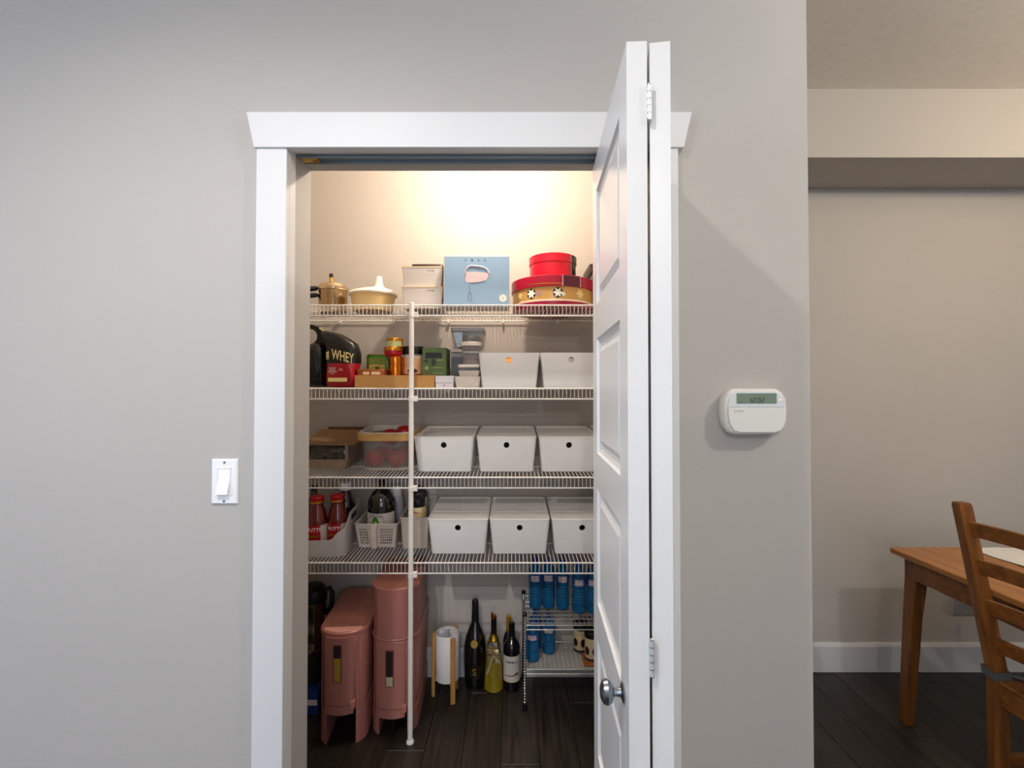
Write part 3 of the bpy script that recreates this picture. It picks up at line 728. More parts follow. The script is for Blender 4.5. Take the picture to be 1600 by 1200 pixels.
# flat tin box
ws = thing('flat_tin', 'flat reddish tin box in front of the green tea tin', 'tin', (Xp(579, 2.03, ZT), 2.03, ZT + .0005), group=G2)
hw = Wp(43, 2.03) / 2; hh = Zp(577, 2.03) - ZT
M_rt = mat('reddish_tin', '8c4a30', .4, .2, var=.25, scale=70)
f_ = MB().loft([[(a, b, z) for a, b in rrect(hw * 2, .06, .006, 3, .03)] for z in (0, hh * .72)]).build('tin_body', M_rt, ws)
MB().loft([[(a, b, z) for a, b in rrect(hw * 2 + .003, .063, .006, 3, .03)] for z in (hh * .70, hh)]).build('tin_lid', mat('copper_tin', 'b06a35', .3, .6), ws, bevel=.001)
MB().box(-hw * .55, -hw * .1, -.0012, 0, .003, hh * .6).box(hw * .05, hw * .7, -.0012, 0, .003, hh * .6).build('label', mat('cream_label', 'd8bf96', .6, var=.4, scale=300), f_)
# green tea tin
Yg = 2.13
gt = thing('tea_tin', 'green rounded tea tin with a pictured archway beside the copper tin', 'tin', (Xp(591.5, Yg, ZT), Yg, ZT + .0005), group=G2)
hw = Wp(41.5, Yg) / 2; hh = Zp(553, Yg) - ZT
M_gt = mat('green_tin', '2f7a1e', .22, .3, var=.1, scale=10)
gb = MB().loft([[(a, b, z) for a, b in rrect(ww, dd, .024, 6, .045)] for ww, dd, z in ((hw * 2 - .004, .086, 0), (hw * 2, .09, .003), (hw * 2, .09, hh - .012), (hw * 2 - .004, .086, hh - .003), (hw * 2 - .012, .078, hh))]).build('tin_body', M_gt, gt)
MB().loft([[(a, b, z) for a, b in rrect(ww, dd, .024, 6, .045)] for ww, dd, z in ((hw * 2 - .003, .087, hh - .004), (hw * 2 - .003, .087, hh - .001), (hw * 2 - .014, .076, hh + .001))]).build('rim', mat('rosy_rim', 'a8663c', .35, .5), gt)
lp = MB().box(-hw + .014, hw - .026, -.0006, .0004, .0, hh - .016).build('picture_label', mat('olive_print', '6b7a24', .4, var=.3, scale=60), gb)
ar = MB()
for k in (-1, -.62, .62, 1): ar.box(k * .030 - .006 - .003, k * .030 - .006 + .003, -.0010, -.0005, .010, .045)
ar.box(-.040, .028, -.0010, -.0005, .045, .051)
ar.build('pillar_picture', mat('gold_print', 'c9a24e', .4, var=.3, scale=150), lp, smooth=0)
MB().prism([(-.014, .006), (.002, .006), (.002, .032), (-.002, .040), (-.006, .042), (-.010, .040), (-.014, .032)], -.0010, -.0005).build('arch_picture', mat('deep_green_print', '24400f', .5), lp, smooth=0)
# copper caddy and the two small tins on it
M_cop = mat('copper_metal', 'c06a22', .22, 1.0, var=.06)
t, R, h = cyl('copper_tin', 'copper canister below the red tin, beside the black-lidded jar', 'tin', 606.5, 630.5, 561.5, 586, 2.09, ZT + .0005, None, G2)
h = Zp(558, 2.09) - ZT
MB().lathe([(R, 0), (R, h * .52), (R * .985, h * .535), (R * .985, h * .55)], 32).build('tin_body', M_cop, t)
MB().lathe([(R, h * .55), (R, h - .003), (R * .97, h)], 32).build('tin_lid', M_cop, t)
zz = ZT + .0005 + h + .0005
t, R, hq = cyl('red_tin', 'small red tin with a gold rim, middle of the tin stack', 'tin', 600, 629, 541.5, 0, 2.09, zz, None, G2)
MB().lathe([(R * .80, 0), (R * .9, hq * .12), (R * .95, hq * .34), (R * .95, hq * .62)], 32).build('tin_body', mat('red_tin_paint', 'a5121c', .3, .2, var=.08), t)
MB().lathe([(R, hq * .62), (R, hq * .95), (R * .96, hq)], 32).build('tin_lid', mat('orange_gold', 'c9822c', .25, .8), t)
zz2 = zz + hq + .0005
t, R, hq = cyl('gold_tin', 'small gold tin with a green label on top of the tin stack', 'tin', 604, 630, 527.5, 0, 2.09, zz2, None, G2)
g1 = MB().lathe([(R * .97, 0), (R * .97, hq * .70)], 32).build('tin_body', mat('gold_tin', 'b07c34', .3, .6), t)
arcpatch(R * .97, -1.2, 1.1, .002, hq * .66).build('label', mat('pale_green_label', 'b4b878', .6, var=.25, scale=160), g1, smooth=60, fixn=False)
MB().lathe([(R, hq * .70), (R, hq * .95), (R * .96, hq)], 32).build('tin_lid', mat('orange_gold', 'c9822c', .25, .8), t)
# black-lidded jar
t, R, h = cyl('food_jar', 'wide jar with a black lid and peach label behind the pole', 'jar', 629, 663.5, 540.5, 0, 2.14, ZT + .0005, None)
MB().lathe([(R * .93, 0), (R * .96, .004), (R * .96, h * .64), (R * .90, h * .68), (R * .90, h * .74)], 36).build('jar_body', mat('milky_jar', 'd8cdc4', .4), t)
lb = arcpatch(R * .96, -1.25, 1.25, .004, h * .62, .0008, 20).build('label', mat('peach_label', 'd6ae86', .6, var=.03), t, smooth=60, fixn=False)
MB().lathe([(R * 1.02, h * .73), (R * 1.02, h - .003), (R * .98, h)], 36).build('lid', M_black, t)
q = MB(); disc_print(q, .004, .022, .022, -.0012, 24, .011); q.warp(R * .96).build('badge', mat('dark_badge', '2a2320', .5), lb, smooth=0, fixn=False)
q = text('organic', .0085).move((-.012, -.0013, .052)); q2_ = text('nut butter', .0085).move((-.010, -.0013, .044)); q.add(q2_.v, q2_.f); q.warp(R * .96).build('lettering', mat('brown_ink', '7a6a60', .6), lb, smooth=0, fixn=False)
arcpatch(R * .96, -1.25, 1.25, .004, .009, .0013, 16).build('label_stripe', mat('wine_print', '6e2a30', .5), lb, smooth=60, fixn=False)
# green carton with a dark window
Yg = 2.08
hw = Wp(37.5, Yg) / 2; hh = Zp(543.5, Yg) - ZT
gc = thing('green_carton', 'sage green carton with a dark slot window beside the jar', 'carton', (Xp(678.5, Yg, ZT), Yg, ZT + .0005))
M_sg = mat('sage_card', '51693c', .6, var=.04)
gb = MB().box(-hw, hw, 0, .13, 0, hh).build('box', M_sg, gc, bevel=.0008)
MB().box(-hw * .74, hw * .64, -.0008, .0, hh * .63, hh * .82).build('window', M_black, gb)
gp = mat('pale_green_print', '93a86a', .6, var=.2, scale=90)
for (a, b, z, t_) in ((.1, .85, .55, .010), (-.1, .75, .28, .010), (-.1, .75, .08, .008)): MB().box(hw * a, hw * b, -.0008, 0, hh * z, hh * (z + t_ * 2)).build('print_line', gp, gb, smooth=0)
q = MB(); disc_print(q, -hw * .62, hh * .28, .008, -.0008); q.build('round_emblem', gp, gb, smooth=0, fixn=False)
MB().prism([(-.012, hh * .36), (.004, hh * .36), (.010, hh * .50), (.002, hh * .60), (-.012, hh * .58)], -.0008, 0).prism([(-hw * .9, hh * .50), (-hw * .6, hh * .46), (-hw * .45, hh * .54), (-hw * .7, hh * .6)], -.0008, 0).build('leaf_picture', mat('dark_green_ink', '2c3d24', .6), gb, smooth=0)
text('matcha', .008).move((-.002, -.0009, hh * .91)).build('lettering', gp, gb, smooth=0, fixn=False)
# small white drawer box
Yd = 1.995; hw = Wp(28, Yd) / 2; hh = Zp(587.5, Yd) - Z2
wdx = thing('small_white_box', 'small white two-part box at the end of the kraft box', 'box', (Xp(694.3, Yd, Z2), Yd, Z2 + .0006))
M_lw = mat('lilac_white_card', 'd3cfd6', .5, var=.01)
MB().box(-hw, hw, 0, .10, hh * .42, hh).build('box_lid', M_lw, wdx, bevel=.0008)
l_ = MB().box(-hw + .001, hw - .001, 0.0005, .10, 0, hh * .40).build('box_base', M_lw, wdx, bevel=.0008)
MB().prism([(-.001 + .005 * cos(a * pi / 8), hh * .2 + .0016 * sin(a * pi / 8)) for a in range(16)], -.0006, .0006).build('mark', M_ink, l_, smooth=0)
# food tubs: back stack
Yc = 2.22
def tub(name, label, px0, px1, yt, zb, Yf, dp, m, taper=.0, lidh=.008, lidm=None, cat='food container', rad=.012, grp='stacked food containers on the second shelf', open_=False):
    wd = Wp(px1 - px0, Yf); h = Zp(yt, Yf) - zb
    t = thing(name, label, cat, (Xp((px0 + px1) / 2, Yf, zb), Yf, zb), group=grp)
    hb = h - (lidh if lidm else 0)
    def sc(k, z): return [(a, b, z) for a, b in rrect(wd * k, dp * (1 - (1 - k)), rad, 4, dp / 2)]
    b = MB().loft([sc(1 - taper - .02, 0), sc(1 - taper, .003), sc(.97 if lidm else 1, hb), sc((.97 if lidm else 1) - .02, hb), sc(1 - taper - .03, .005)]).build('tub_body', m, t)
    if lidm:
        MB().loft([sc(1.0, hb - .002), sc(1.0, h - .002), sc(.96, h), sc(.90, h), sc(.89, h - .002)]).build('lid', lidm, t)
    return t, wd, h, hb
M_smoke = mat('smoky_clear_plastic', 'aeb4ba', .08, var=0, alpha=.30)
M_navy = mat('navy_content', '1c2029', .6, var=.3, scale=60)
M_nut = mat('brown_snacks', 'a2601e', .6, var=.6, scale=90)
M_lidg = mat('grey_lid', 'a5a3a6', .35, var=.02)
M_lidw = mat('tub_white_lid', 'd6cdc5', .4, var=.01)
zb0 = Z2 + .0006
t, wd, h, hb = tub('food_canister', 'tall clear canister of dark contents behind the green carton', 703, 742, 545, zb0, 2.17, .14, M_smoke, .02, .012, M_lidw)
MB().loft([[(a, b, z) for a, b in rrect(wd * .88, .118, .01, 4, .07)] for z in (.008, hb * .86)]).build('contents', M_navy, t)
zb1 = zb0 + h + .0008
t, wd, h, hb = tub('food_container', 'large clear snack container topping the back stack', 703.5, 757, 511.5, zb1, 2.15, .17, M_smoke, .12, .014, M_lidg)
q = MB(); rnd = random.Random(5)
for i in range(110):
    q.sphere((rnd.uniform(-.40, .40) * wd * .84, .085 + rnd.uniform(-.055, .055), .012 + rnd.random() * hb * .6), .010, 6, 4, 1, 1, .7)
o_ = q.build('snacks', M_nut, t); o_['kind'] = 'stuff'
MB().hexa([(-wd * .30, .006, .006), (-wd * .18, .006, .006), (-wd * .18, .010, .006), (-wd * .30, .010, .006)], [(-wd * .42, .003, hb * .92), (-wd * .14, .003, hb * .92), (-wd * .14, .006, hb * .92), (-wd * .42, .006, hb * .92)]).build('packet', mat('pale_blue_packet', 'b8cbe0', .35, var=.2, scale=40), t)
# front stack
Yf_ = 2.01
t, wd, h, hb = tub('white_tub', 'white open tub at the bottom of the front stack', 709, 751, 588, zb0, Yf_, .14, mat('ivory_plastic', 'e6dcd0', .4), .12)
t2, wd2, h2, _ = tub('white_bowl', 'white shallow bowl nested above the bottom tub', 715.5, 749.5, 579, zb0 + h + .0006, Yf_ + .005, .125, MATS['ivory_plastic'], .1)
z3_ = zb0 + h + h2 + .0012
t3, wd3, h3, hb3 = tub('food_container', 'low clear container with a white lid, third of the front stack', 715, 749, 569.5, z3_, Yf_ + .012, .12, M_smoke, .06, .010, M_lidw)
MB().loft([[(a, b, z) for a, b in rrect(wd3 * .84, .10, .01, 4, .06)] for z in (.007, hb3 * .55)]).build('contents', mat('tan_content', '6f5a48', .7, var=.3, scale=80), t3)
z4_ = z3_ + h3 + .0006
def round_tub(label, px0, px1, yt, zb, Yc, lidm, lidh, fill):
    R = Wp(px1 - px0, Yc) / 2; h = Zp(yt, Yc - R) - zb
    t = thing('round_container', label, 'food container', (Xp((px0 + px1) / 2, Yc, zb), Yc, zb), group='stacked food containers on the second shelf')
    hb = h - lidh
    MB().lathe([(R * .86, 0), (R * .9, .003), (R * .95, hb), (R * .92, hb), (R * .86, .005)], 32).build('tub_body', M_smoke, t)
    q = MB(); rnd = random.Random(len(label))
    for i in range(80):
        a = rnd.uniform(0, 2 * pi); r = R * .72 * sqrt(rnd.random())
        q.sphere((r * cos(a), r * sin(a), .012 + rnd.random() * (hb * fill - .012)), .008, 6, 4, 1, 1, .8)
    o_ = q.build('snacks', M_nut, t); o_['kind'] = 'stuff'
    MB().lathe([(R, hb - .003), (R, h - .002), (R * .96, h), (R * .9, h - .001), (.001, h - .001)], 32).build('lid', lidm, t)
    return zb + h + .0006
z5_ = round_tub('round clear tub of snacks with a grey lid, fourth of the front stack', 722, 752, 548.5, z4_, 2.08, M_lidg, .006, .8)
round_tub('round clear tub with a white lid topping the front stack', 719.5, 753.5, 533.5, z5_, 2.08, M_lidw, .014, .6)
# ================================================================== THIRD SHELF
def slope_on(k, px, s, up=0.0):
    p, r = on(k, px, s); t = r[0]
    return p + Vector((0, -sin(t) * up, cos(t) * up)), r
# torn carton
p_, r_ = on(3, 508, .155)
tc = thing('torn_carton', 'torn brown carton with a plastic-wrapped opening beside the apple bin', 'carton', p_, r_)
wd = Wp(72, 2.12); hw = wd / 2; hh = .110; dp = .235
M_oc = mat('worn_carton', '968572', .8, var=.15, scale=25)
MB().box(-hw, hw, 0, .003, 0, hh * .36).box(-hw, -hw + .012, 0, .003, 0, hh).box(hw - .012, hw, 0, .003, 0, hh).box(-hw, hw, 0, .003, hh * .93, hh).build('front_panel', M_oc, tc)
MB().box(hw - .003, hw, .003, dp, 0, hh).build('side_panel', mat('plastic_wrapped_card', '8a7668', .3, var=.2, scale=18), tc)
MB().box(-hw, -hw + .003, .003, dp, 0, hh).box(-hw + .003, hw - .003, dp - .003, dp, 0, hh).box(-hw + .003, hw - .003, .003, dp - .003, 0, .003).build('box_shell', M_oc, tc)
q = MB(); rnd = random.Random(9); n = 12
rows = [[(-hw + .006 + (wd - .012) * i / n, .010 + rnd.uniform(0, .012), hh * .25 + hh * .62 * j / 5 + rnd.uniform(-.004, .004)) for i in range(n + 1)] for j in range(6)]
q.loft(rows, False, False, closed=False)
rows = [[(x, y + .03, z) for x, y, z in r] for r in rows[::-1]]; q.loft(rows, False, False, closed=False)
q.build('plastic_wrap', mat('crinkled_plastic', '4a443e', .15, var=.5, scale=35, coat=.5), tc, smooth=20, fixn=False)
fl2 = MB()
prof = [(-.010, hh + .003), (.04, hh + .006), (.12, hh + .012), (dp - .02, hh + .030), (dp, hh + .034)]
fl2.loft([[(-hw - .004, y, z) for y, z in prof] + [(-hw - .004, y, z - .003) for y, z in prof[::-1]], [(0, y, z - .001) for y, z in prof] + [(0, y, z - .004) for y, z in prof[::-1]],
          [(hw + .004 + .028, y, z - .004) for y, z in prof] + [(hw + .004 + .028, y, z - .007) for y, z in prof[::-1]]])
fl2.build('lid_flap', mat('brown_flap', '8d6c4c', .75, var=.08, scale=12), tc, smooth=30)
MB().box(-hw + .03, hw, dp - .004, dp, hh, hh + .045).build('back_flap', mat('dark_flap', '6a4a30', .8), tc)
# apple bin
p_, r_ = on(3, 601, .100)
ab = thing('mesh_bin', 'grey mesh bin with a bent wood rim, holding apples', 'bin', p_, r_)
Wb, Db, Hb = Wp(84, 2.07), .262, .165
def bs(wd, dp, z, rad=.06): return [(x, y, z) for x, y in rrect(wd, dp, rad, 8, Db / 2)]
def mesh_mat():
    m = bpy.data.materials.new('fine_grey_mesh'); m.use_nodes = True; nt = m.node_tree
    b = nt.nodes['Principled BSDF']; b.inputs['Base Color'].default_value = (*lin('a29a94'), 1); b.inputs['Roughness'].default_value = .5
    tc = nt.nodes.new('ShaderNodeTexCoord'); mp = nt.nodes.new('ShaderNodeVectorMath'); mp.operation = 'SCALE'; mp.inputs['Scale'].default_value = 430
    nt.links.new(tc.outputs['Object'], mp.inputs[0])
    v = nt.nodes.new('ShaderNodeTexChecker'); v.inputs['Scale'].default_value = 1.0
    v.inputs['Color1'].default_value = (.62, .62, .62, 1); v.inputs['Color2'].default_value = (.06, .06, .06, 1)
    nt.links.new(mp.outputs[0], v.inputs['Vector']); nt.links.new(v.outputs['Color'], b.inputs['Alpha'])
    return m
MM = mesh_mat()
MB().loft([bs(Wb * .90, Db * .92, .0), bs(Wb * .905, Db * .925, .004), bs(Wb * .97, Db * .97, Hb * .96)], True, False).build('mesh_wall', MM, ab, smooth=60)
MB().loft([bs(Wb * .92, Db * .93, .001), bs(Wb * .93, Db * .94, .012), bs(Wb * .92, Db * .93, .012), bs(Wb * .91, Db * .92, .002)], False, False).build('base_frame', mat('grey_frame', 'b5aea6', .5), ab)
MB().loft([bs(Wb * 1.0, Db, Hb * .80), bs(Wb * 1.12, Db * 1.03, Hb * .80), bs(Wb * 1.13, Db * 1.035, Hb), bs(Wb * 1.085, Db * 1.0, Hb), bs(Wb * 1.075, Db * .99, Hb * .81)], False, False).build('wood_rim', M_oak_r, ab)
MB().loft([bs(Wb * .99, Db * .985, Hb * .86), bs(Wb * 1.06, Db * .99, Hb * 1.0), bs(Wb * 1.06, Db * .99, Hb * 1.02), bs(Wb * .97, Db * .965, Hb * 1.02), bs(Wb * .96, Db * .955, Hb * .86)], False, False).build('inner_rim', mat('pale_grey_rim', 'cfc8be', .5), ab)
M_ap = mat('red_apple_skin', 'a8141a', .25, var=.25, scale=12)
def apple(label, x, y, z, R, col=None, rot=(0, 0, 0)):
    v = Vector((x, y, z)); mt = Matrix.Rotation(r_[0], 3, 'X'); wp_ = p_ + mt @ v
    t = thing('apple', label, 'apple', wp_, rot, group='red apples in the mesh bin')
    prof = [(.001, .20), (.18, .05), (.45, .0), (.75, .18), (.97, .65), (1.0, 1.0), (.92, 1.38), (.70, 1.66), (.42, 1.76), (.2, 1.68), (.06, 1.5), (.001, 1.46)]
    MB().lathe([(a * R, b * R) for a, b in prof], 24).build('fruit', M_ap, t, smooth=80)
    MB().tube([(0, 0, 1.44 * R), (.002, .001, 1.85 * R)], .0016, 6).build('stem', mat('apple_stem', '3c2413', .7), t)
ra = .040
for args in (('red apple at the lower left inside the mesh bin', -.062, .075, .006, .041), ('red apple at the lower right inside the mesh bin', .036, .070, .006, .043),
             ('red apple deep at the back left of the mesh bin', -.055, .178, .006, .040), ('red apple deep at the back right of the mesh bin', .052, .180, .006, .041),
             ('red apple showing just above the bin rim at the centre', -.010, .130, .092, .041), ('glossy red apple heaped highest at the right of the bin', .055, .150, .108, .040)):
    apple(*args)

# ================================================================== LOWEST SHELF
# white low-front bin with sauce bottles
p_, r_ = on(4, 490.5, .040); r_ = (r_[0], 0, radians(4))
wb = thing('low_front_bin', 'white bin with a scooped front holding the sauce bottles', 'bin', p_, r_)
Wv, Dv = Wp(92, 2.02), .33
hf, hs = .106, .162
def varh(x, y):
    """scooped front: low in the middle of the front side, rising in a curve to the sides"""
    ty = min(1, max(0, (y - .004) / .10)); tx = min(1, max(0, (abs(x) - Wv * .26) / (Wv * .16)))
    s1 = tx * tx * (3 - 2 * tx) * .40 + ty * .62
    return hf * .70 + (hs - hf * .70) * min(1, s1)
out = rrect(Wv, Dv, .035, 8, Dv / 2); inn = rrect(Wv - .006, Dv - .006, .033, 8, Dv / 2)
# refine straight runs
def refine(pts, n=5):
    r = []
    for i in range(len(pts)):
        a, b = pts[i], pts[(i + 1) % len(pts)]
        k = n if (Vector(a) - Vector(b)).length > .03 else 1
        for j in range(k): r.append((a[0] + (b[0] - a[0]) * j / k, a[1] + (b[1] - a[1]) * j / k))
    return r
out = refine(out, 14); inn = refine(inn, 14)
def scl(pts, k, z): return [(x * k, Dv / 2 + (y - Dv / 2) * k, z) for x, y in pts]
MB().loft([scl(out, .96, 0), scl(out, .97, .004), [(x, y, varh(x, y)) for x, y in out], [(x, y, varh(x, y)) for x, y in inn], scl(inn, .96, .006)]).build('bin_body', mat('cool_white_plastic', 'd5d1d1', .35, var=.01), wb, smooth=45)
MB().box(Wv / 2 - .004, Wv / 2 + .0012, .12, .20, hs - .040, hs - .018).build('handle_slot', M_black, wb)
def put(k, basep, rr, x, y, z):
    return basep + Matrix.Rotation(rr[0], 3, 'X') @ Vector((x, y, z))
def lathe_thing(name, label, cat, loc, parts, grp=None, rot=(0, 0, 0)):
    t = thing(name, label, cat, loc, rot, grp)
    for nm, m, prof in parts: MB().lathe(prof, 32).build(nm, m, t)
    return t
M_tom = mat('tomato_sauce_glass', '6a0d06', .12, var=.1, coat=1.0)
M_cap = mat('red_cap', 'b01018', .3, .2)
def sauce(px, s, lab, R, H_):
    z, t = SH[4]; Y = YF + s * cos(t); Z = z + s * sin(t) + .0085
    o = thing('sauce_bottle', lab, 'bottle', (Xp(px, Y, Z), Y, Z), (t, 0, 0), 'tomato sauce bottles in the white bin')
    b = MB().lathe([(R * .94, 0), (R, .006), (R, H_ * .46), (R * .97, H_ * .56), (R * .80, H_ * .72), (R * .60, H_ * .82), (R * .56, H_ * .86), (R * .56, H_ * .90)], 32).build('glass_body', M_tom, o)
    MB().lathe([(R * .66, H_ * .88), (R * .68, H_ * .89), (R * .68, H_ * .985), (R * .62, H_)], 28).build('cap', M_cap, o)
    MB().lathe([(R * .70, H_ * .885), (R * .72, H_ * .90), (R * .70, H_ * .915)], 28, cap0=False, cap1=False).build('cap_ring', M_gold, o)
    lb = arcpatch(R, -1.5, .65, H_ * .10, H_ * .50, .0006, 20).build('label', M_red, o, smooth=60, fixn=False)
    arcpatch(R, .65, 1.5, H_ * .10, H_ * .50, .0006, 10).build('back_label', mat('label_white', 'd8d0c8', .6), o, smooth=60, fixn=False)
    q = text('MUTTI', R * .50, bold=.0005).move((-.004, -.0012, H_ * .42)); q.warp(R).build('lettering', M_wink, lb, smooth=0, fixn=False)
    arcpatch(R, -.6, .5, H_ * .28, H_ * .32, .0010, 12).build('label_stripe', M_gold, lb, smooth=60, fixn=False)
sauce(497, .115, 'tomato sauce bottle with a red cap, nearest the door jamb', .043, .236)
sauce(528.5, .130, 'tomato sauce bottle with a red cap, right one in the bin', .042, .238)
z, t = SH[4]
def at4(px, s, up): 
    Y = YF + s * cos(t); Z = z + s * sin(t) + up; return Vector((Xp(px, Y, Z), Y, Z))
lathe_thing('dark_sauce_bottle', 'dark red bottle with a white cap behind the tomato sauce', 'bottle', at4(541, .27, .009),
            [('glass_body', mat('dark_red_glass', '2a0608', .12, var=.1, coat=1.0), [(.043, 0), (.046, .006), (.046, .13), (.044, .16), (.030, .195), (.022, .212), (.022, .225)]), ('cap', M_white, [(.024, .222), (.025, .224), (.025, .254), (.023, .256)])], rot=(t, 0, 0))
lathe_thing('oil_bottle', 'dim amber bottle in the shadow beside the door jamb', 'bottle', at4(492, .26, .009),
            [('glass_body', mat('amber_glass', '2a1c0c', .15, var=.1, coat=1.0), [(.036, 0), (.038, .006), (.038, .14), (.030, .18), (.015, .20), (.014, .23)]), ('cap', M_black, [(.016, .225), (.016, .245)])], rot=(t, 0, 0))
# perforated basket
p_, r_ = on(4, 588, .145)
pb_ = thing('perforated_basket', 'off-white perforated basket with a front handle holding the big oil bottle', 'basket', p_, r_)
Wk, Dk, Hk = Wp(66, 2.12), .255, .108
M_bk = mat('off_white_plastic', 'd2cac0', .42, var=.01)
k0 = .86
def fx(u, v):   # front wall point, u -1..1, v 0..1
    ww = Wk / 2 * (k0 + (1 - k0) * v); return (u * ww, .012 * (1 - v), Hk * v)
fw_ = MB()
def slab(u0, u1, v0, v1, th=.0022):
    a = [fx(u0, v0), fx(u1, v0), fx(u1, v1), fx(u0, v1)]; fw_.hexa(a, [(x, y + th, z_) for x, y, z_ in a])
vr = [0, .16] + [q_ for i in range(6) for q_ in (.16 + i * .115 + .045, .16 + (i + 1) * .115)] + [1.0]
uc = [(-.84, -.40, 4), (.18, .84, 6)]
slab(-1, 1, 0, .16); slab(-1, 1, .16 + 6 * .115, 1)
for i in range(6): slab(-1, 1, .16 + i * .115, .16 + i * .115 + .045) if False else None
va, vb = .16, .16 + 6 * .115
us = [-1, -.84, -.40, .18, .84, 1]
slab(-1, -.84, va, vb); slab(-.40, .18, va, vb); slab(.84, 1, va, vb)
for (u0, u1, n) in uc:
    st_ = (u1 - u0) / n
    for i in range(n): slab(u0 + st_ * (i + .62), u0 + st_ * (i + 1), va, vb)
    for j in range(6): slab(u0, u1, va + (vb - va) * (j + .60) / 6, va + (vb - va) * (j + 1) / 6, .0020)
fw_.build('front_wall', M_bk, pb_, smooth=0)
for sg in (-1, 1):
    a = [fx(sg, 0), fx(sg, 1), (sg * Wk / 2, Dk, Hk * 1.0), (sg * Wk / 2 * k0, Dk - .012, 0)]
    MB().hexa(a, [(x - sg * .0024, y, z_) for x, y, z_ in a]).build('side_wall', M_bk, pb_, smooth=0)
MB().hexa([(-Wk / 2 * k0, Dk - .0144, 0), (Wk / 2 * k0, Dk - .0144, 0), (Wk / 2, Dk - .0024, Hk), (-Wk / 2, Dk - .0024, Hk)], [(-Wk / 2 * k0, Dk - .012, 0), (Wk / 2 * k0, Dk - .012, 0), (Wk / 2, Dk, Hk), (-Wk / 2, Dk, Hk)]).build('back_wall', M_bk, pb_, smooth=0)
MB().box(-Wk / 2 * k0, Wk / 2 * k0, .012, Dk - .012, 0, .0025).build('basket_floor', M_bk, pb_)
MB().tube([(x, y, Hk) for x, y in rrect(Wk + .003, Dk + .002, .012, 4, Dk / 2)], .0035, 8, closed=True).build('basket_rim', M_bk, pb_)
hb_ = MB()
hb_.loft([[(x - .008, y - .003 - d, z_) for x, y in rrect(.026, .014, .006, 3)] for z_, d in ((.003, .002), (Hk * .3, .010), (Hk * .75, .012), (Hk * 1.0, .006))])
hb_.build('pull_handle', mat('cream_handle', 'd8cbbb', .42), pb_, smooth=50)
# big dark oil bottle
z, t = SH[4]
R = Wp(21.3, 2.19)
ob = thing('avocado_oil_bottle', 'big black oil bottle with a white label and green avocado picture', 'bottle', at4(597, .235, .006), (t, 0, 0))
Hs = .238
gb = MB().lathe([(R * .93, 0), (R, .008), (R, Hs * .64), (R * .98, Hs * .73), (R * .92, Hs * .81), (R * .80, Hs * .89), (R * .60, Hs * .96), (R * .35, Hs * 1.01), (R * .25, Hs * 1.05), (R * .22, Hs * 1.12)], 40).build('glass_body', mat('black_green_glass', '070a06', .08, coat=1.0), ob)
MB().lathe([(R * .27, Hs * 1.08), (R * .28, Hs * 1.16), (R * .24, Hs * 1.17)], 24).build('cap', M_black, ob)
lb = arcpatch(R, -1.3, 1.35, .020, .141, .0006, 28).build('label', mat('ivory_label', 'cfc5be', .6, var=.02), ob, smooth=60, fixn=False)
q = text('Chosen', .020).move((-.008, -.0012, .129)); q.warp(R).build('lettering', mat('navy_ink', '23263c', .6), lb, smooth=0, fixn=False)
q = MB(); disc_print(q, -.012, .104, .016, -.0012, 28, .023); q.v = [(-.012 + (x + .012) * (1 - .25 * (z - .104) / .023), y, z) for x, y, z in q.v]; q.warp(R).build('avocado_picture', mat('avocado_green', '3c7a1c', .5, var=.1), lb, smooth=0, fixn=False)
q = MB(); disc_print(q, -.011, .095, .008, -.0018, 20, .011); q.warp(R).build('avocado_picture', mat('avocado_flesh', 'c3cf7a', .5), lb, smooth=0, fixn=False)
q = MB()
for k in range(10):
    a = radians(-50 + k * 26); c, s_ = cos(a), sin(a)
    q.flat([(-.008 + c * .028 - s_ * .0012, .104 + s_ * .028 + c * .0012), (-.008 + c * .028 + s_ * .0012, .104 + s_ * .028 - c * .0012), (-.008 + c * .038 + s_ * .0012, .104 + s_ * .038 - c * .0012), (-.008 + c * .038 - s_ * .0012, .104 + s_ * .038 + c * .0012)], -.0012)
q.warp(R).build('ray_print', MATS['navy_ink'], lb, smooth=0, fixn=False)
lathe_thing('white_bottle', 'slim white bottle standing behind the big oil bottle', 'bottle', at4(620, .345, .006), [('bottle_body', mat('grey_white_plastic', 'bdbcc0', .35), [(.030, 0), (.034, .005), (.034, .14), (.030, .165), (.026, .18)]), ('cap', M_white, [(.026, .178), (.027, .18), (.025, .212), (.018, .220)])], rot=(t, 0, 0))
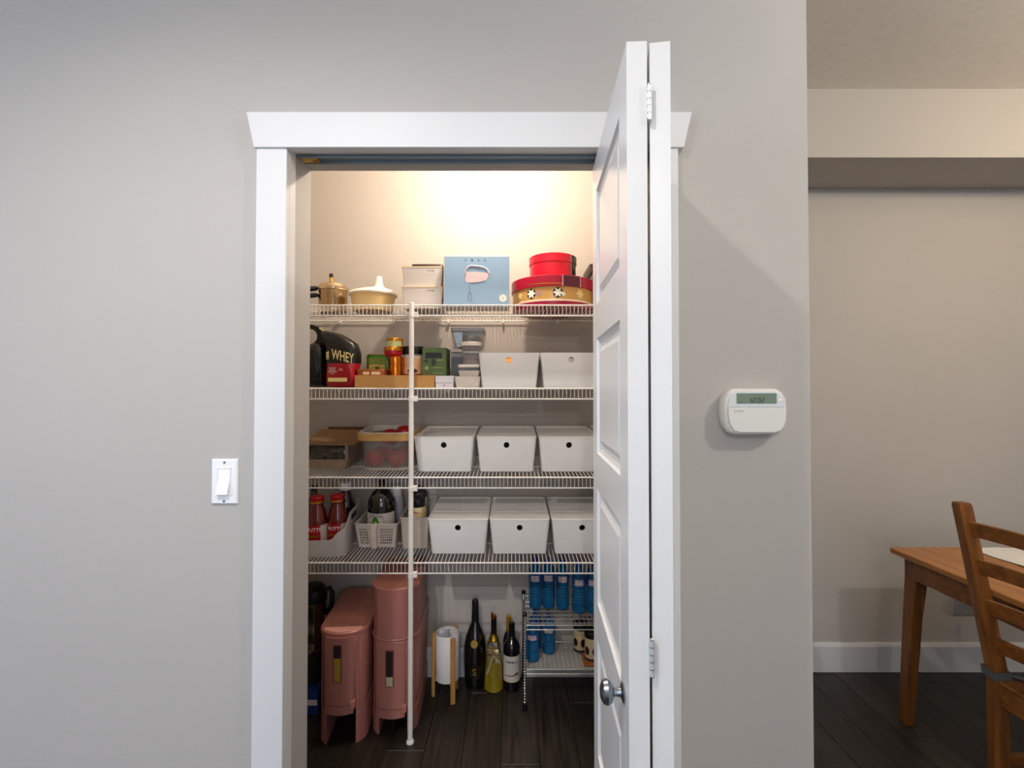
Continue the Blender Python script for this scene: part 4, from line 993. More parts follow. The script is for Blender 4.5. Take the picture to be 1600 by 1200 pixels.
# plain bin with jars
p_, r_ = on(4, 648, .145)
jb = thing('plain_bin', 'plain narrow beige-white bin holding a jar behind the pole', 'bin', p_, r_)
Wj, Dj, Hj = Wp(45.5, 2.12), .25, .138
def js(k, z, e=0): return [(x * k - (0), y, z) for x, y in rrect(Wj - e, Dj - e, .010, 4, Dj / 2)]
MB().loft([js(.84, 0), js(.86, .003), js(1.0, Hj), js(.97, Hj, .004), js(.84, .005, .004)]).build('bin_body', mat('beige_white_plastic', 'bdb4aa', .42), jb)
MB().loft([[(x, y, z_) for x, y in rrect(Wj + e_, Dj + e_, .010, 4, Dj / 2)] for e_, z_ in ((.006, Hj - .004), (.006, Hj + .001), (-.006, Hj + .001), (-.006, Hj - .004))], False, False).build('bin_rim', MATS['beige_white_plastic'], jb)
R = Wp(13, 2.17)
j1 = lathe_thing('mayonnaise_jar', 'cream jar with a black lid standing in the plain bin', 'jar', at4(653.5, .21, .0065), [('jar_body', mat('cream_jar', 'd9c08c', .2, coat=.6), [(R * .85, 0), (R * .95, .006), (R, .09), (R * 1.02, .14), (R * .98, .155), (R * .80, .168), (R * .80, .17)]), ('lid', M_black, [(R * .84, .166), (R * .86, .168), (R * .86, .198), (R * .82, .201)])], rot=(t, 0, 0))
q = text('Mayo', .011).move((0, -.0012, .145)); q.warp(R * 1.02).build('lettering', MATS['brown_ink'], j1, smooth=0, fixn=False)
q = MB()
lathe_thing('spice_shaker', 'shaker with a dark domed lid behind the cream jar', 'jar', at4(656, .34, .0065), [('jar_body', mat('clear_shaker', 'b9b8b8', .15), [(.034, 0), (.036, .004), (.036, .17), (.034, .176)]), ('lid', mat('charcoal_lid', '2a2725', .4), [(.039, .174), (.040, .19), (.034, .20), (.020, .208), (.018, .222), (.010, .226)])], rot=(t, 0, 0))
# ================================================================== PANTRY FLOOR
M_pink = mat('terracotta_pink_plastic', 'a96f66', .38, var=.01)
M_pinkl = mat('terracotta_pink_lid', 'b4766a', .33, var=.01)
M_dark = mat('dark_spout', '2b1c1c', .4)
def disp_outline(wd, dp, z, e=0.0, n=14):
    """straight sides, bowed front (towards -y), square back; e insets it"""
    r = wd / 2 - e; bow = wd * .42; pts = []
    for i in range(n + 1):
        a = pi + pi * i / n
        pts.append((r * cos(a), bow + (bow - e) * sin(a), z))
    pts += [(r, dp - .012 - e, z), (r - .012, dp - e, z), (-r + .012, dp - e, z), (-r, dp - .012 - e, z)]
    return pts
def dispenser(label, loc, rz, wd, dp, zlid, tiers, ztop=None, slot='gold_grain'):
    t = thing('grain_dispenser', label, 'food dispenser', loc, (0, 0, rz), 'pink grain dispensers on the pantry floor')
    z_open = zlid - .300                                     # bottom of the front drum: the mouth is below it
    MB().loft([disp_outline(wd, dp, z_, e_) for z_, e_ in ((z_open - .010, .004), (zlid - .012, .0), (zlid - .006, .004))]).build('hopper', M_pink, t, smooth=40)
    # lower housing: two cheeks and a back part around the open mouth
    bow = wd * .42
    def front_arc(x, e=0.0): return bow - bow * sqrt(max(0, 1 - (x / (wd / 2 + e)) ** 2)) - e
    for sg in (-1, 1):
        xs_ = [sg * wd * (.30 + .195 * i / 8) for i in range(9)]
        pts = [(x, front_arc(x)) for x in xs_] + [(sg * wd * .495, dp - .004), (sg * wd * .30, dp - .004)]
        MB().loft([[(x, y, z_) for x, y in pts] for z_ in (0, z_open - .008)]).build('base_cheek', M_pink, t, smooth=40)
    MB().box(-wd * .30, wd * .30, dp * .55, dp - .006, 0, z_open - .008).build('base_housing', M_pink, t)
    # proud drum on the front
    def bulge(x0, x1, za, zb, e, n=12):
        q = MB(); s_ = []
        for z_ in (za, zb):
            s_.append([(x0 + (x1 - x0) * i / n, front_arc(x0 + (x1 - x0) * i / n) - e, z_) for i in range(n + 1)] + [(x1, front_arc(x1) + .02, z_), (x0, front_arc(x0) + .02, z_)])
        return q.loft(s_)
    bulge(-wd * .36, wd * .26, z_open - .022, zlid - .014, .006).build('front_drum', M_pink, t, smooth=40)
    bulge(-wd * .37, wd * .27, z_open + .012, z_open + .018, .0066).build('drum_seam', mat('pink_seam', '8f5a52', .5), t, smooth=40)
    for x in (-wd * .43, wd * .34): bulge(x - .004, x + .004, .02, zlid - .012, .005, 4).build('ridge', M_pinkl, t)
    q = bulge(wd * .20, wd * .30, z_open - .004, z_open + .030, .012, 4); q.build('release_lever', M_pinkl, t, bevel=.003)
    wx = -wd * .06; za, zb = zlid - .190, zlid - .040
    wn = bulge(wx - .018, wx + .018, za, zb, .0076, 6).build('window', mat('window_frame_pink', '6d4640', .4), t)
    bulge(wx - .0135, wx + .0135, za + .004, zb - .004, .0084, 6).build('window_pane', M_dark, wn)
    fillz = za + .004 + (zb - za) * (.62 if slot == 'gold_grain' else .25)
    bulge(wx - .0135, wx + .0135, za + .004, fillz, .0088, 6).build('grain', mat(slot, 'a8862c' if slot == 'gold_grain' else 'b9b08c', .7, var=.35, scale=240), wn)
    q = MB().lathe([(wd * .22, z_open - .05), (wd * .24, z_open - .045), (wd * .24, z_open - .03), (wd * .20, z_open - .022), (wd * .20, z_open - .012)], 24, -wd * .05, wd * .36); q.build('spout', M_dark, t)
    if tiers == 1:
        MB().loft([disp_outline(wd + .010, dp + .006, z_, e_) for z_, e_ in ((zlid - .016, .001), (zlid - .014, 0), (zlid, 0), (zlid + .003, .004), (zlid + .001, .012))]).build('lid', M_pinkl, t, smooth=35)
        q = MB(); n = 12
        prof = []
        xs = [-(wd / 2) * .80 + wd * .80 * i / n for i in range(n + 1)]
        a = [(x, front_arc(x) + .006, zlid + .002) for x in xs]; b = [(x, .052 + 0 * x, zlid + .002) for x in xs[::-1]]
        q.loft([a + b, [(x, y, zlid + .0055) for x, y, z_ in a + b]]).build('lid_tab', mat('pink_tab', 'e0a498', .3), t)
    else:
        MB().loft([disp_outline(wd + .006, dp, z_, e_) for z_, e_ in ((zlid - .008, .0), (zlid - .002, -.004), (zlid + .004, .0))]).build('tier_ring', M_pinkl, t, smooth=35)
        up = MB().loft([disp_outline(wd, dp * .92, z_, e_) for z_, e_ in ((zlid + .002, .002), (ztop - .014, .0), (ztop - .010, .004))]).build('upper_hopper', M_pink, t, smooth=40)
        bulge(-wd * .36, wd * .30, zlid + .004, ztop - .014, .004).build('upper_drum', M_pink, up, smooth=40)
        for x in (-wd * .43, wd * .36): bulge(x - .004, x + .004, zlid + .004, ztop - .012, .004, 4).build('ridge', M_pinkl, up)
        MB().loft([disp_outline(wd + .010, dp * .92 + .006, z_, e_) for z_, e_ in ((ztop - .016, .001), (ztop - .013, 0), (ztop, 0), (ztop + .003, .004), (ztop + .001, .014))]).build('lid', M_pinkl, t, smooth=35)
    return t
YD = 1.93
zl1 = Zp(991, YD)
xa, xb = Xp(502.5, YD + .05, .5), Xp(576, YD + .05, .5)
dispenser('low pink grain dispenser with golden grain in its window', ((xa + xb) / 2, YD, 0), radians(5), xb - xa - .004, .45, zl1, 1)
YD = 1.985
zl2 = Zp(922, YD); zs2 = Zp(1000, YD)
xa, xb = Xp(583.5, YD + .06, .5), Xp(655, YD + .06, .5)
dispenser('tall two-tier pink grain dispenser behind the white pole', ((xa + xb) / 2, YD, 0), radians(3), xb - xa - .004, .405, zs2, 2, zl2, 'pale_grain')
# things in the dark left corner
Yq = 2.12
bxx = Xp(497, Yq, .1) - .062
bc = thing('blue_carton', 'blue printed carton on the floor in the left corner', 'carton', (bxx, Yq, 0.0005))
hb_ = MB().box(-.06, .062, 0, .20, 0, Zp(1080, Yq)).build('box', mat('blue_print', '1c3f86', .4, var=.25, scale=30), bc, bevel=.001)
MB().box(-.055, .058, -.0008, 0, .04, .065).build('print', M_wink, hb_)
zb_ = Zp(1080, Yq)
gcx = thing('grey_canister', 'dull grey tin canister stacked on the blue carton', 'canister', (Xp(484, Yq + .09, .35), Yq + .09, zb_ + .001))
hq = Zp(1018, Yq + .03) - zb_
MB().lathe([(.060, 0), (.062, .003), (.062, hq - .012)], 28).build('canister_body', mat('dull_grey_tin', '3c3a37', .4, .4), gcx)
MB().lathe([(.064, hq - .014), (.064, hq - .002), (.06, hq)], 28).build('canister_lid', M_steel, gcx)
zf = zb_ + hq + .002
th = thing('vacuum_jug', 'chrome vacuum jug with a black lid and handle beside the low pink dispenser', 'jug', (Xp(490, Yq + .10, .5), Yq + .10, zf))
zt_ = Zp(913, Yq + .09) - zf
MB().lathe([(.048, 0), (.052, .006), (.052, zt_ * .30), (.046, zt_ * .40), (.056, zt_ * .52), (.058, zt_ * .74)], 32).build('jug_body', mat('dim_chrome', '8f877a', .15, 1.0), th)
MB().lathe([(.060, zt_ * .73), (.062, zt_ * .80), (.056, zt_ * .92), (.036, zt_ * .99), (.012, zt_)], 32).build('jug_lid', M_black, th)
MB().tube([(.05, 0, zt_ * .88), (.075, 0, zt_ * .93), (.088, 0, zt_ * .84), (.084, 0, zt_ * .62), (.055, 0, zt_ * .50)], .011, 10).build('jug_handle', M_black, th)
# access panel on the back wall
pa = thing('access_panel', 'white framed access panel on the pantry back wall behind the bottles', 'panel', (0, YB, 0))
xa, xb, za, zb = Xp(684, YB, .4), Xp(838, YB, .4), .150, Zp(915, YB)
f = Wp(13, YB)
M_pan = mat('grey_white_panel', 'cfc9c2', .5, var=.01)
for bb_ in ((xa, xb, zb - f, zb), (xa, xa + f, za, zb - f), (xb - f, xb, za, zb - f)):
    MB().box(bb_[0], bb_[1], -.006, 0, bb_[2], bb_[3]).build('frame_rail', M_pan, pa, bevel=.0015)
MB().box(xa + f, xb - f, -.0045, 0, za, zb - f).build('panel_door', M_pan, pa)
# white pot on wooden legs
zf0 = .0
Yp = 2.25
pp = thing('pot_on_stand', 'white cylinder pot on wooden legs holding rolled plastic bags', 'pot stand', (Xp(699, Yp, .15), Yp, 0))
R = Wp(18.2, Yp); za = Zp(1070, Yp - R); zb = Zp(997, Yp - R)
MB().lathe([(R * .96, za), (R, za + .004), (R, zb - .003), (R * .98, zb), (R * .95, zb), (R * .94, za + .006)], 40).build('pot', M_white, pp)
for a in (-60, 60, 180):
    a = radians(a); ca, sa = cos(a), sin(a)
    q = MB().box(-.0105, .0105, -.008, .008, 0, zb); q.move((ca * (R + .010), sa * (R + .010), 0), a + pi / 2); q.build('stand_leg', M_oak, pp, bevel=.003, seg=2)
    q = MB().box(0, R + .004, -.006, .006, za - .014, za - .001); q.move((0, 0, 0), a); q.build('stand_bar', M_oak, pp)
for (x, y, h, rz_, nm) in ((-.022, .0, .012, .3, 'crumpled pale plastic bag at the left rim of the white pot'), (.0, .014, .004, 1.2, 'crumpled pale plastic bag deepest at the back of the white pot'), (.016, -.006, .0, 2.0, 'crumpled pale plastic bag at the right inside the white pot'), (-.006, -.022, -.002, .8, 'crumpled pale plastic bag nearest the front rim of the white pot')):
    q = MB(); rnd = random.Random(int(h * 1e4) + 3); s_ = []
    for k in range(7):
        zz = zb - .10 + (.10 + h) * k / 6; ww = .010 + rnd.uniform(0, .008)
        s_.append([(-ww, rnd.uniform(-.004, .004), zz), (0, rnd.uniform(-.006, 0), zz), (ww, rnd.uniform(-.004, .004), zz), (0, .004, zz)])
    q.loft(s_); q.move((x, y, 0), rz_)
    tag(q.build('plastic_bag', mat('crumpled_white_plastic', 'c9cbd0', .2, var=.2, scale=60), None, (Xp(699, Yp, .15), Yp, 0), smooth=0), nm, 'plastic bag', 'plastic bags in the white pot')
q = MB().box(-.012, .012, -.008, .004, zb - .055, zb + .016)
q.move((R * .62, -R * .30, 0), .5)
tag(q.build('folded_packet', mat('white_packet', 'dcdde0', .3), None, (Xp(699, Yp, .15), Yp, 0), bevel=.003), 'small white packet leaning on the rim of the white pot', 'packet')
# wine bottles
M_gb = mat('black_bottle_glass', '060708', .07, coat=1.0)
def bottle(label, px, yb, yt, Rpx, prof, m, name='wine_bottle', back=0.0):
    Y = H * F / 1.0; Y = None
    s_ = (Zp(yb, 1.0) - H); Yf = -H / s_                      # depth of the front of its base on the floor
    R = Wp(Rpx, Yf); Yc = Yf + R
    h = Zp(yt, Yc)
    t = thing(name, label, 'bottle', (Xp(px, Yc, h / 2), Yc, 0.0006), group='bottles standing on the pantry floor')
    b = MB().lathe([(a * R, z_ * h) for a, z_ in prof], 40).build('glass_body', m, t)
    return t, b, R, h
champ = [(.72, .0), (.86, .008), (.90, .05), (.98, .22), (1.0, .36), (.96, .48), (.84, .57), (.60, .66), (.40, .72), (.30, .77), (.265, .90), (.265, .985), (.23, .999)]
t, b, R, h = bottle('tall black sparkling wine bottle with a gold crest beside the white pot', 742.5, 1081, 937, 18.2, champ, M_gb)
MB().lathe([(.33 * R, .76 * h), (.285 * R, .90 * h), (.29 * R, .985 * h), (.24 * R, 1.002 * h)], 28).build('foil', M_black, t)
q = MB(); disc_print(q, 0, .545 * h, .017, 0, 24); q.v = [(x, -.865 * R - .008 - (z_ - .545 * h) * -.35, z_) for x, y, z_ in q.v]; q.build('gold_seal', mat('dull_gold', '8a7434', .5, .5), t, smooth=0, fixn=False)
q = MB(); disc_print(q, 0, .22 * h, .036, -.0006, 30); q.warp(R); q.build('crest_label', mat('dark_crest', '1a1610', .35), t, smooth=0, fixn=False)
q = text('S', .042, bold=.0006).move((0, -.0014, .22 * h)); q.warp(R); q.build('lettering', M_gold, t, smooth=0, fixn=False)
M_wine = mat('pale_yellow_wine', 'd6b93a', .05, 0, .2, 1.33, var=.15, scale=20, coat=1.0)
flare = [(.80, 0), (.98, .008), (1.0, .03), (.97, .10), (.86, .32), (.74, .50), (.62, .60), (.42, .68), (.30, .72), (.27, .78), (.27, .93)]
t, b, R, h = bottle('flared clear bottle of pale yellow wine with gold foil and a bow', 771.5, 1086, 957, 15.3, flare, M_cglass)
MB().lathe([(.78 * R, .012 * h), (.93 * R, .02 * h), (.92 * R, .10 * h), (.84 * R, .28 * h), (.76 * R, .40 * h)], 36).build('wine', M_wine, t)
MB().lathe([(.31 * R, .70 * h), (.29 * R, .78 * h), (.28 * R, .90 * h), (.29 * R, .93 * h)], 24).build('neck_foil', M_black, t)
q = MB().lathe([(.29 * R, .925 * h), (.29 * R, .955 * h), (.28 * R, .975 * h)], 20); q.v = [(x, y, z_ + (-x * .9 if z_ > .96 * h else 0)) for x, y, z_ in q.v]; q.build('copper_top', M_cop, t)
MB().lathe([(.50 * R, .635 * h), (.54 * R, .65 * h), (.40 * R, .69 * h), (.34 * R, .72 * h), (.34 * R, .73 * h)], 24).build('gold_collar', M_gold, t)
rnd = random.Random(4); q = MB()
for k in range(9):
    a = k * 2 * pi / 9 + rnd.random() * .3; c_, s_ = cos(a), sin(a); L_ = .026 + rnd.random() * .012
    q.hexa([(0, -.80 * R - .001, .56 * h), (c_ * L_ * .5 - s_ * .008, -.80 * R - .012, .56 * h + s_ * L_ * .5 + c_ * .008), (c_ * L_, -.80 * R - .002, .56 * h + s_ * L_), (c_ * L_ * .5 + s_ * .008, -.80 * R - .006, .56 * h + s_ * L_ * .5 - c_ * .008)],
           [(0, -.80 * R + .001, .56 * h), (c_ * L_ * .5 - s_ * .008, -.80 * R - .010, .56 * h + s_ * L_ * .5 + c_ * .008), (c_ * L_, -.80 * R, .56 * h + s_ * L_), (c_ * L_ * .5 + s_ * .008, -.80 * R - .004, .56 * h + s_ * L_ * .5 - c_ * .008)])
bowm = mat('crumpled_pale_gold', 'd2bd92', .22, .8, var=.15)
q.build('bow', bowm, t, smooth=0)
q = MB().prism([(.010, .50 * h), (.030, .43 * h), (.036, .395 * h), (.022, .41 * h), (.012, .405 * h), (.004, .50 * h)], -.86 * R - .006, -.86 * R - .004).prism([(-.004, .50 * h), (-.022, .36 * h), (-.036, .26 * h), (-.024, .27 * h), (-.012, .38 * h), (.004, .50 * h)], -.90 * R - .004, -.90 * R - .002); q.build('ribbon_tail', mat('satin_ribbon', 'b9aa84', .35, .3), t)
bord = [(.82, 0), (.96, .006), (1.0, .03), (1.0, .60), (.97, .655), (.80, .71), (.52, .76), (.38, .80), (.35, .85), (.34, .97), (.36, .975), (.36, .995), (.32, 1.0)]
t, b, R, h = bottle('black red-wine bottle with a white label beside the wire rack', 799.5, 1083, 973, 13.2, bord, M_gb)
lb = arcpatch(R, -1.35, 1.35, .155 * h, .545 * h, .0006, 28).build('label', mat('wine_label_white', 'd3cdc8', .6, var=.02), t, smooth=60, fixn=False)
q = text('CORVELLA', .0125, bold=.0004).move((-.002, -.0012, .455 * h)); q.warp(R).build('lettering', M_ink, lb, smooth=0, fixn=False)
q = text('RESERVE', .006).move((.004, -.0012, .395 * h)); q.warp(R).build('lettering', MATS['brown_ink'], lb, smooth=0, fixn=False)
q = MB(); q.loft([[(-.034 + .068 * i / 16, -.0012, (zz_ + [0, 0, .004, .006, .006, .004, .004, .006, .008, .010, .012, .020, .030, .040, .044, .036, .022][i] * up_) * h) for i in range(17)] for zz_, up_ in ((.245, .3), (.256, 1.0))], False, False, closed=False); q.warp(R).build('vineyard_picture', mat('russet_print', '7a4a36', .6, var=.3, scale=120), lb, smooth=0, fixn=False)
arcpatch(R, -1.35, 1.35, .165 * h, .175 * h, .0009, 20).build('label_stripe', M_goldp, lb, smooth=60, fixn=False)
MB().lathe([(.40 * R, .80 * h), (.375 * R, .85 * h), (.365 * R, .97 * h), (.38 * R, .975 * h), (.38 * R, .998 * h), (.33 * R, 1.003 * h)], 24).build('capsule', M_black, t)
# yellow-necked bottle behind
Yh = 2.374; Rh = .028; hh = Zp(963, Yh)
t = thing('wine_bottle', 'bottle with a yellow foil neck half hidden behind the red-wine bottle', 'bottle', (Xp(794.5, Yh, .2), Yh, .0006), group='bottles standing on the pantry floor')
MB().lathe([(a * Rh, z_ * hh) for a, z_ in bord], 32).build('glass_body', M_gb, t)
MB().lathe([(.46 * Rh, .78 * hh), (.42 * Rh, .85 * hh), (.42 * Rh, .975 * hh), (.46 * Rh, .98 * hh), (.46 * Rh, 1.0 * hh), (.36 * Rh, 1.004 * hh)], 24).build('capsule', mat('yellow_foil', 'd09a18', .3, .4), t)

# ================================================================== CHROME RACK WITH WATER BOTTLES
XR0, XR1 = Xp(820, 2.15, .3), .605
YA, YZ = 2.150, 2.385
zU, zLo = Zp(977, YA), Zp(1046, YA)
rk_ = thing('wire_rack', 'two-tier chrome wire rack on the pantry floor by the door', 'rack', ((XR0 + XR1) / 2, (YA + YZ) / 2, 0))
ox, oy = (XR0 + XR1) / 2, (YA + YZ) / 2
M_rw = mat('white_grey_wire', 'bdbab4', .3, .4)
for (x, y) in ((XR0, YA), (XR1, YA), (XR0, YZ), (XR1, YZ)):
    q = MB(); zz = .03; ztop = zU + .045
    prof = [(.0075, .03)]
    while zz < ztop: prof += [(.0075, zz), (.0075, zz + .009), (.0062, zz + .0105), (.0062, zz + .012)]; zz += .0125
    q.lathe(prof, 10, x - ox, y - oy).build('post', M_chrome, rk_)
    MB().lathe([(.011, 0), (.011, .022), (.008, .032)], 12, x - ox, y - oy).build('foot', M_black, rk_)
    MB().lathe([(.010, ztop - .002), (.011, ztop + .006), (.006, ztop + .013)], 12, x - ox, y - oy).build('post_cap', M_black, rk_)
def tier(zt):
    a, b, c, d = XR0 - ox, XR1 - ox, YA - oy, YZ - oy
    fr_ = MB()
    for dz in (0, -.020):
        fr_.tube([(a, c, zt + dz), (b, c, zt + dz), (b, d, zt + dz), (a, d, zt + dz)], .0027, 6, closed=True)
    fr_.build('tier_frame', M_rw, rk_)
    w_ = MB(); n = int((b - a) / .021)
    for i in range(1, n): x = a + (b - a) * i / n; w_.tube([(x, c, zt - .0012), (x, d, zt - .0012)], .0014, 5)
    for k in range(1, 6): y = c + (d - c) * k / 6; w_.tube([(a, y, zt - .0095), (b, y, zt - .0095)], .0018, 5)
    o_ = w_.build('tier_wires', M_rw, rk_); o_['kind'] = 'stuff'
tier(zU); tier(zLo)
fr_ = MB().tube([(XR0 - ox, YA - oy, zU + .025), (XR0 - ox, YZ - oy, zU + .025)], .0025, 6).tube([(XR0 - ox, YZ - oy, zU + .03), (XR1 - ox, YZ - oy, zU + .03)], .0025, 6)
fr_.build('guard_rail', M_chrome, rk_)
# plastic liner lying on the lower tier
tag(MB().box(XR0 + .012, XR1 - .02, YA + .012, YZ - .012, 0, .0012).build('shelf_liner', mat('pale_liner', 'b9b6b0', .4, var=.1, scale=20), None, (0, 0, zLo - .0074)), 'pale plastic liner sheet on the lower rack tier', 'liner')
M_blue = mat('blue_water_bottle', '2a84bd', .06, 0, .55, 1.33, var=.1, scale=25)
wbp = None
def water(px, Y, zb, label):
    global wbp
    loc = (Xp(px, Y, zb + .1), Y, zb)
    if wbp is None:
        R = .0315
        wbp = thing('water_bottle', label, 'water bottle', loc, group='blue water bottles on the wire rack')
        prof = [(R * .70, .002), (R * .92, .0), (R, .010), (R, .050)]
        z_ = .050
        for k in range(5): prof += [(R, z_), (R * .93, z_ + .006), (R, z_ + .012)]; z_ += .014
        prof += [(R, .128), (R * .99, .165), (R * .86, .185), (R * .55, .205), (R * .36, .214), (R * .36, .222)]
        MB().lathe(prof, 24).build('bottle_body', M_blue, wbp)
        lb = MB().lathe([(R + .0006, .128), (R + .0006, .163)], 24, cap0=False, cap1=False).build('label', mat('water_label_blue', '2a55a5', .4, var=.2, scale=30), wbp)
        arcpatch(R + .0006, -.75, .55, .132, .160, .0006, 12).build('label_panel', mat('pink_white_label', 'c9b6b8', .5, var=.15, scale=60), lb, smooth=60, fixn=False)
        MB().lathe([(R * .46, .216), (R * .46, .232), (R * .42, .234)], 20).build('cap', mat('blue_cap', '1b4fa0', .4), wbp)
        return wbp
    o_ = dup(wbp, loc, label)
    if zb < .3: o_.scale = (1, 1, .755)
    return o_
zu_ = zU + .0012; zl_ = zLo + .0012
G = 'blue water bottle on the upper rack tier'
water(836.5, 2.335, zu_, G + ', first from the left')
water(857, 2.34, zu_, G + ', second from the left')
water(879, 2.325, zu_, G + ', third from the left')
water(904.5, 2.285, zu_, G + ', fourth from the left')
water(926, 2.285, zu_, G + ', partly cut off by the door edge')
water(832, 2.235, zl_, 'blue water bottle on the lower rack tier, nearest the left post')
water(857.5, 2.30, zl_, 'blue water bottle on the lower rack tier, second from the post')
water(836.5, 2.338, zl_, 'blue water bottle half hidden behind the other two on the lower tier')
# hazelnut jars on an orange card
tag(MB().box(-.085, .085, -.10, .10, 0, .0015).build('card_sheet', mat('orange_card', 'a5602c', .7), None, (Xp(935, 2.28, .2) , 2.275, zl_ + .0003)), 'orange cardboard sheet under the patterned jars', 'card')
def spread_jar(px, Y, label):
    zb = zl_ + .0022; R = .034
    t = thing('spread_jar', label, 'jar', (Xp(px, Y, zb), Y, zb), group='cream and black jars on the lower rack tier')
    MB().lathe([(R * .90, 0), (R, .006), (R, .095), (R * .92, .105)], 28).build('jar_body', mat('cream_glaze', 'cbb88e', .35, var=.05), t)
    for a in (-.9, .25, 1.2):
        q = MB(); disc_print(q, 0, .046, .0125, -.0008, 20, .019); q.warp(R)
        o_ = q.build('dark_spot', mat('dark_brown_spot', '231611', .5), t, smooth=0, fixn=False); o_.rotation_euler = (0, 0, a)
    arcpatch(R, -1.5, 1.5, .003, .012, .0008, 18).build('dark_band', mat('navy_band', '1b1d2c', .5), t, smooth=60, fixn=False)
    MB().lathe([(R * 1.03, .103), (R * 1.05, .106), (R * 1.05, .128), (R * .98, .132)], 28).build('lid', M_black, t)
spread_jar(907, 2.31, 'cream jar with dark spots and a black lid, further back on the rack')
spread_jar(925, 2.235, 'cream jar with dark spots and a black lid, nearer the door edge')

# ================================================================== DINING NOOK
ZTB = .74
YTf = (ZTB - H) / (Zp(855, 1.0) - H); XTl = Xp(1390, YTf, ZTB)
XTr, YTn = XTl + .80, YTf - 1.25
tb_ = thing('dining_table', 'oiled pine dining table at the nook wall', 'table', ((XTl + XTr) / 2, (YTf + YTn) / 2, 0))
ox, oy = (XTl + XTr) / 2, (YTf + YTn) / 2
a, b, c, d = XTl - ox, XTr - ox, YTn - oy, YTf - oy
nb = 6
for k in range(nb):
    x0_, x1_ = a + (b - a) * k / nb, a + (b - a) * (k + 1) / nb
    MB().box(x0_ + .0004, x1_ - .0004, c, d, ZTB - .024, ZTB).build('tabletop_board', wood('pine_board', '8a5526', 'b67d42', (40, 3, 40), .4) if k == 0 else bpy.data.materials['pine_board'], tb_, bevel=.0015 if 0 < k < nb - 1 else .003)
ap_ = .030
for (x0_, x1_, y0_, y1_) in ((a + ap_, a + ap_ + .02, c + .08, d - .08), (b - ap_ - .02, b - ap_, c + .08, d - .08), (a + .08, b - .08, d - ap_ - .02, d - ap_), (a + .08, b - .08, c + ap_, c + ap_ + .02)):
    MB().box(x0_, x1_, y0_, y1_, ZTB - .024 - .085, ZTB - .024).build('apron', M_pine, tb_)
for sx in (0, 1):
    for sy_ in (0, 1):
        cx = a + ap_ + .033 if sx == 0 else b - ap_ - .033; cy = c + ap_ + .033 if sy_ == 0 else d - ap_ - .033
        ex = -.035 if sx == 0 else .035; ey = -.02 if sy_ == 0 else .02
        wt, wb2 = .028, .020
        def sq(x, y, w_, z_): return [(x - w_, y - w_, z_), (x + w_, y - w_, z_), (x + w_, y + w_, z_), (x - w_, y + w_, z_)]
        MB().loft([sq(cx + ex, cy + ey, wb2, 0), sq(cx + ex * .35, cy + ey * .35, wt * .86, ZTB * .62), sq(cx, cy, wt, ZTB - .11), sq(cx, cy, wt, ZTB - .024)]).build('leg', M_pine_v, tb_, bevel=.002)
# cloth runner on the table
xr0, xr1 = XTl + .335, XTl + .70
yr0, yr1 = YTf - .78, YTf - .02
cl = MB(); n = 14
top_ = []
for j in range(n + 1):
    y = yr0 + (yr1 - yr0) * j / n
    top_.append([(xr0 + .03 * sin(j * .35) * .3 + (xr1 - xr0) * i / 8, y, ZTB + .003 + .0035 * sin(i * 1.1 + j * .8) ** 2) for i in range(9)])
for rows in (top_, [[(x, y, z_ - .0022) for x, y, z_ in r] for r in top_[::-1]]): cl.loft(rows, False, False, closed=False)
rim = lambda rr: rr
tag(cl.build('table_runner', mat('white_linen', 'dcd9d4', .8, var=.05, scale=25, bump=.2, bscale=600), None, smooth=60, fixn=False), 'white cloth runner lying on the pine dining table', 'cloth')
# ladder-back chair, back towards the pantry
YP = 1.65; XPt = Xp(1500, YP, 1.04); ZPt = Zp(784, YP)
XPb = XPt + .115
ch = thing('ladder_back_chair', 'oiled pine ladder-back chair with a grey cushion pushed up to the table', 'chair', (XPb, YP - .2, 0))
def px_post(z_):     # x of the back edge line of the post at height z (leaning above the seat)
    if z_ < .46: return 0.0
    t_ = (z_ - .46) / (ZPt - .46); return -.115 * t_
def post(y):
    q = MB(); w_ = .021; s_ = []
    for z_ in (0, .25, .46, .60, .75, .90, ZPt - .012, ZPt):
        k = 1.0 if z_ < ZPt - .001 else .80
        x = px_post(z_); wx = (.021 + .004 * (1 - abs(z_ - .46))) * k
        s_.append([(x - wx, y - w_ * .8, z_), (x + wx, y - w_ * .8, z_), (x + wx, y + w_ * .8, z_), (x - wx, y + w_ * .8, z_)])
    return q.loft(s_)
yh = .195
for y in (-yh, yh): post(y).build('back_post', M_pine_v, ch, bevel=.003, seg=2)
for py_ in (824, 882, 944, 1003):
    zc = Zp(py_, YP); hh2 = .0255; n = 10; secs = []
    for i in range(n + 1):
        y = -yh + .012 + (2 * yh - .024) * i / n
        bow = .028 * (1 - ((y / yh) ** 2))
        xx = px_post(zc) + bow; lean = .115 / (ZPt - .46) * hh2
        secs.append([(xx - .008 + lean, y, zc - hh2), (xx + .008 + lean, y, zc - hh2), (xx + .008 - lean, y, zc + hh2), (xx - .008 - lean, y, zc + hh2)])
    MB().loft(secs).build('back_slat', M_pine, ch, bevel=.002)
for y in (-yh, yh):
    MB().box(.36, .40, y - .02, y + .02, 0, .435).build('front_leg', M_pine_v, ch, bevel=.003)
    MB().box(.018, .365, y - .011, y + .011, .375, .435).build('seat_rail', M_pine, ch)
    MB().box(.018, .365, y - .010, y + .010, .15, .185).build('stretcher', M_pine, ch)
MB().box(-.012, .012, -yh + .015, yh - .015, .365, .432).build('back_rail', M_pine, ch)
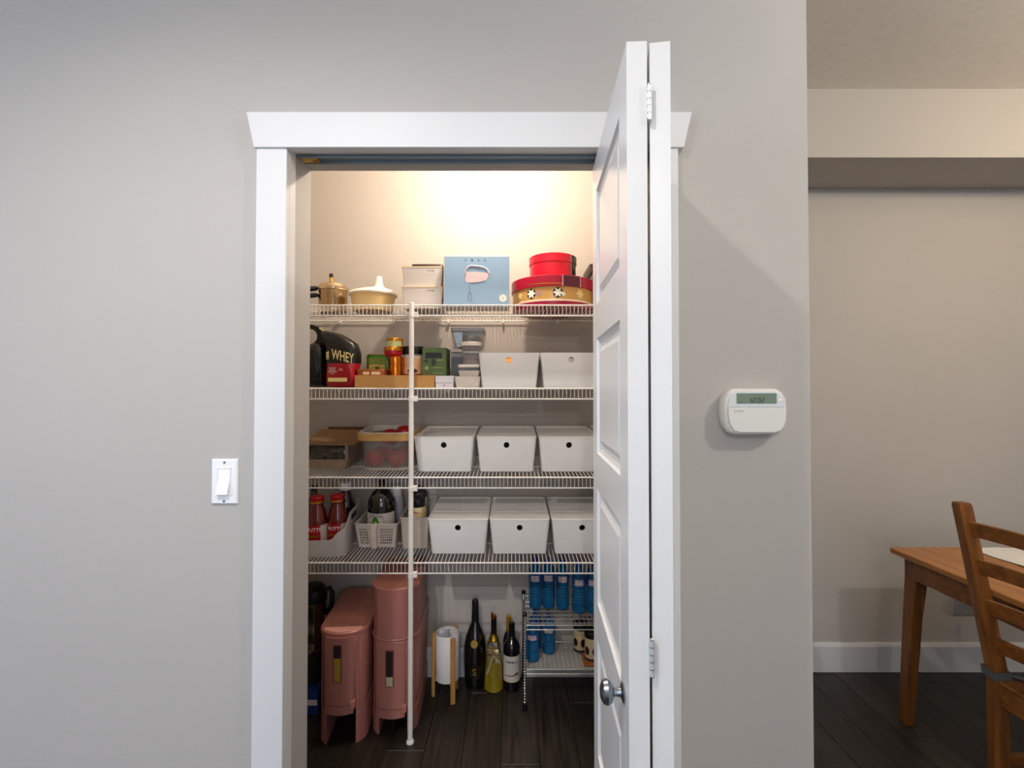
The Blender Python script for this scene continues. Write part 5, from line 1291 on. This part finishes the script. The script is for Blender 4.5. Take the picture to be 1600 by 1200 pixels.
MB().box(.37, .39, -yh + .018, yh - .018, .375, .435).build('front_rail', M_pine, ch)
MB().box(-.018, .41, -yh - .0, yh, .435, .448).build('seat', M_pine, ch, bevel=.003)
M_cu = mat('charcoal_cushion_fabric', '4c4d50', .9, var=.08, scale=150, bump=.3, bscale=500)
cu_ = thing('seat_cushion', 'dark grey seat cushion tied to the ladder-back chair', 'cushion', (XPb, YP - .2, .449))
q = MB().loft([[(.222 + x, y, z_) for x, y in rrect(ww, dd, .05, 6)] for ww, dd, z_ in ((.34, .34, 0), (.362, .365, .008), (.366, .37, .018), (.355, .36, .030), (.28, .29, .038))]); q.build('pad', M_cu, cu_, smooth=60)
q = MB(); yl = yh
ring = [(-.027, yl - .021, .012), (.027, yl - .021, .014), (.027, yl + .0215, .018), (-.027, yl + .0215, .020)]
pts = [(px_post(.48) + x, y, z_) for x, y, z_ in ring]
s_ = []
for (x, y, z_) in pts + [pts[0]]:
    dx, dy = (1 if x > px_post(.48) else -1) * .0025, (1 if y > yl else -1) * .0025
    s_.append([(x, y, z_ - .013), (x + dx, y + dy, z_ - .013), (x + dx, y + dy, z_ + .013), (x, y, z_ + .013)])
q.loft(s_, False, False).build('tie_strap', M_cu, cu_)
MB().tube([(.03, yl - .02, .016), (.05, yl - .05, .018)], .006, 6).build('tie_strap', M_cu, cu_)
# white cable tray hanging under the table top
Ys = 2.15; xs = Xp(1490, Ys, .45)
zt_, zb_ = Zp(929, Ys), Zp(966, Ys)
so = thing('cable_tray', 'white rounded cable tray hanging under the pine table', 'cable tray', (xs, Ys, zb_))
hz_ = zt_ - zb_
MB().loft([[(X_, .032 + y * k_, hz_ / 2 + z_ * k_) for y, z_ in rrect(.064, hz_, .024, 6)] for X_, k_ in ((0, .90), (.004, 1.0), (.446, 1.0), (.45, .90))]).build('tray_body', mat('white_tray_plastic', 'd6cdc0', .6, var=.03), so, smooth=60)
for x in (.10, .35):
    MB().box(x - .008, x + .008, .028, .036, hz_ - .002, ZTB - .0245 - zb_).build('hanger', M_steel, so)
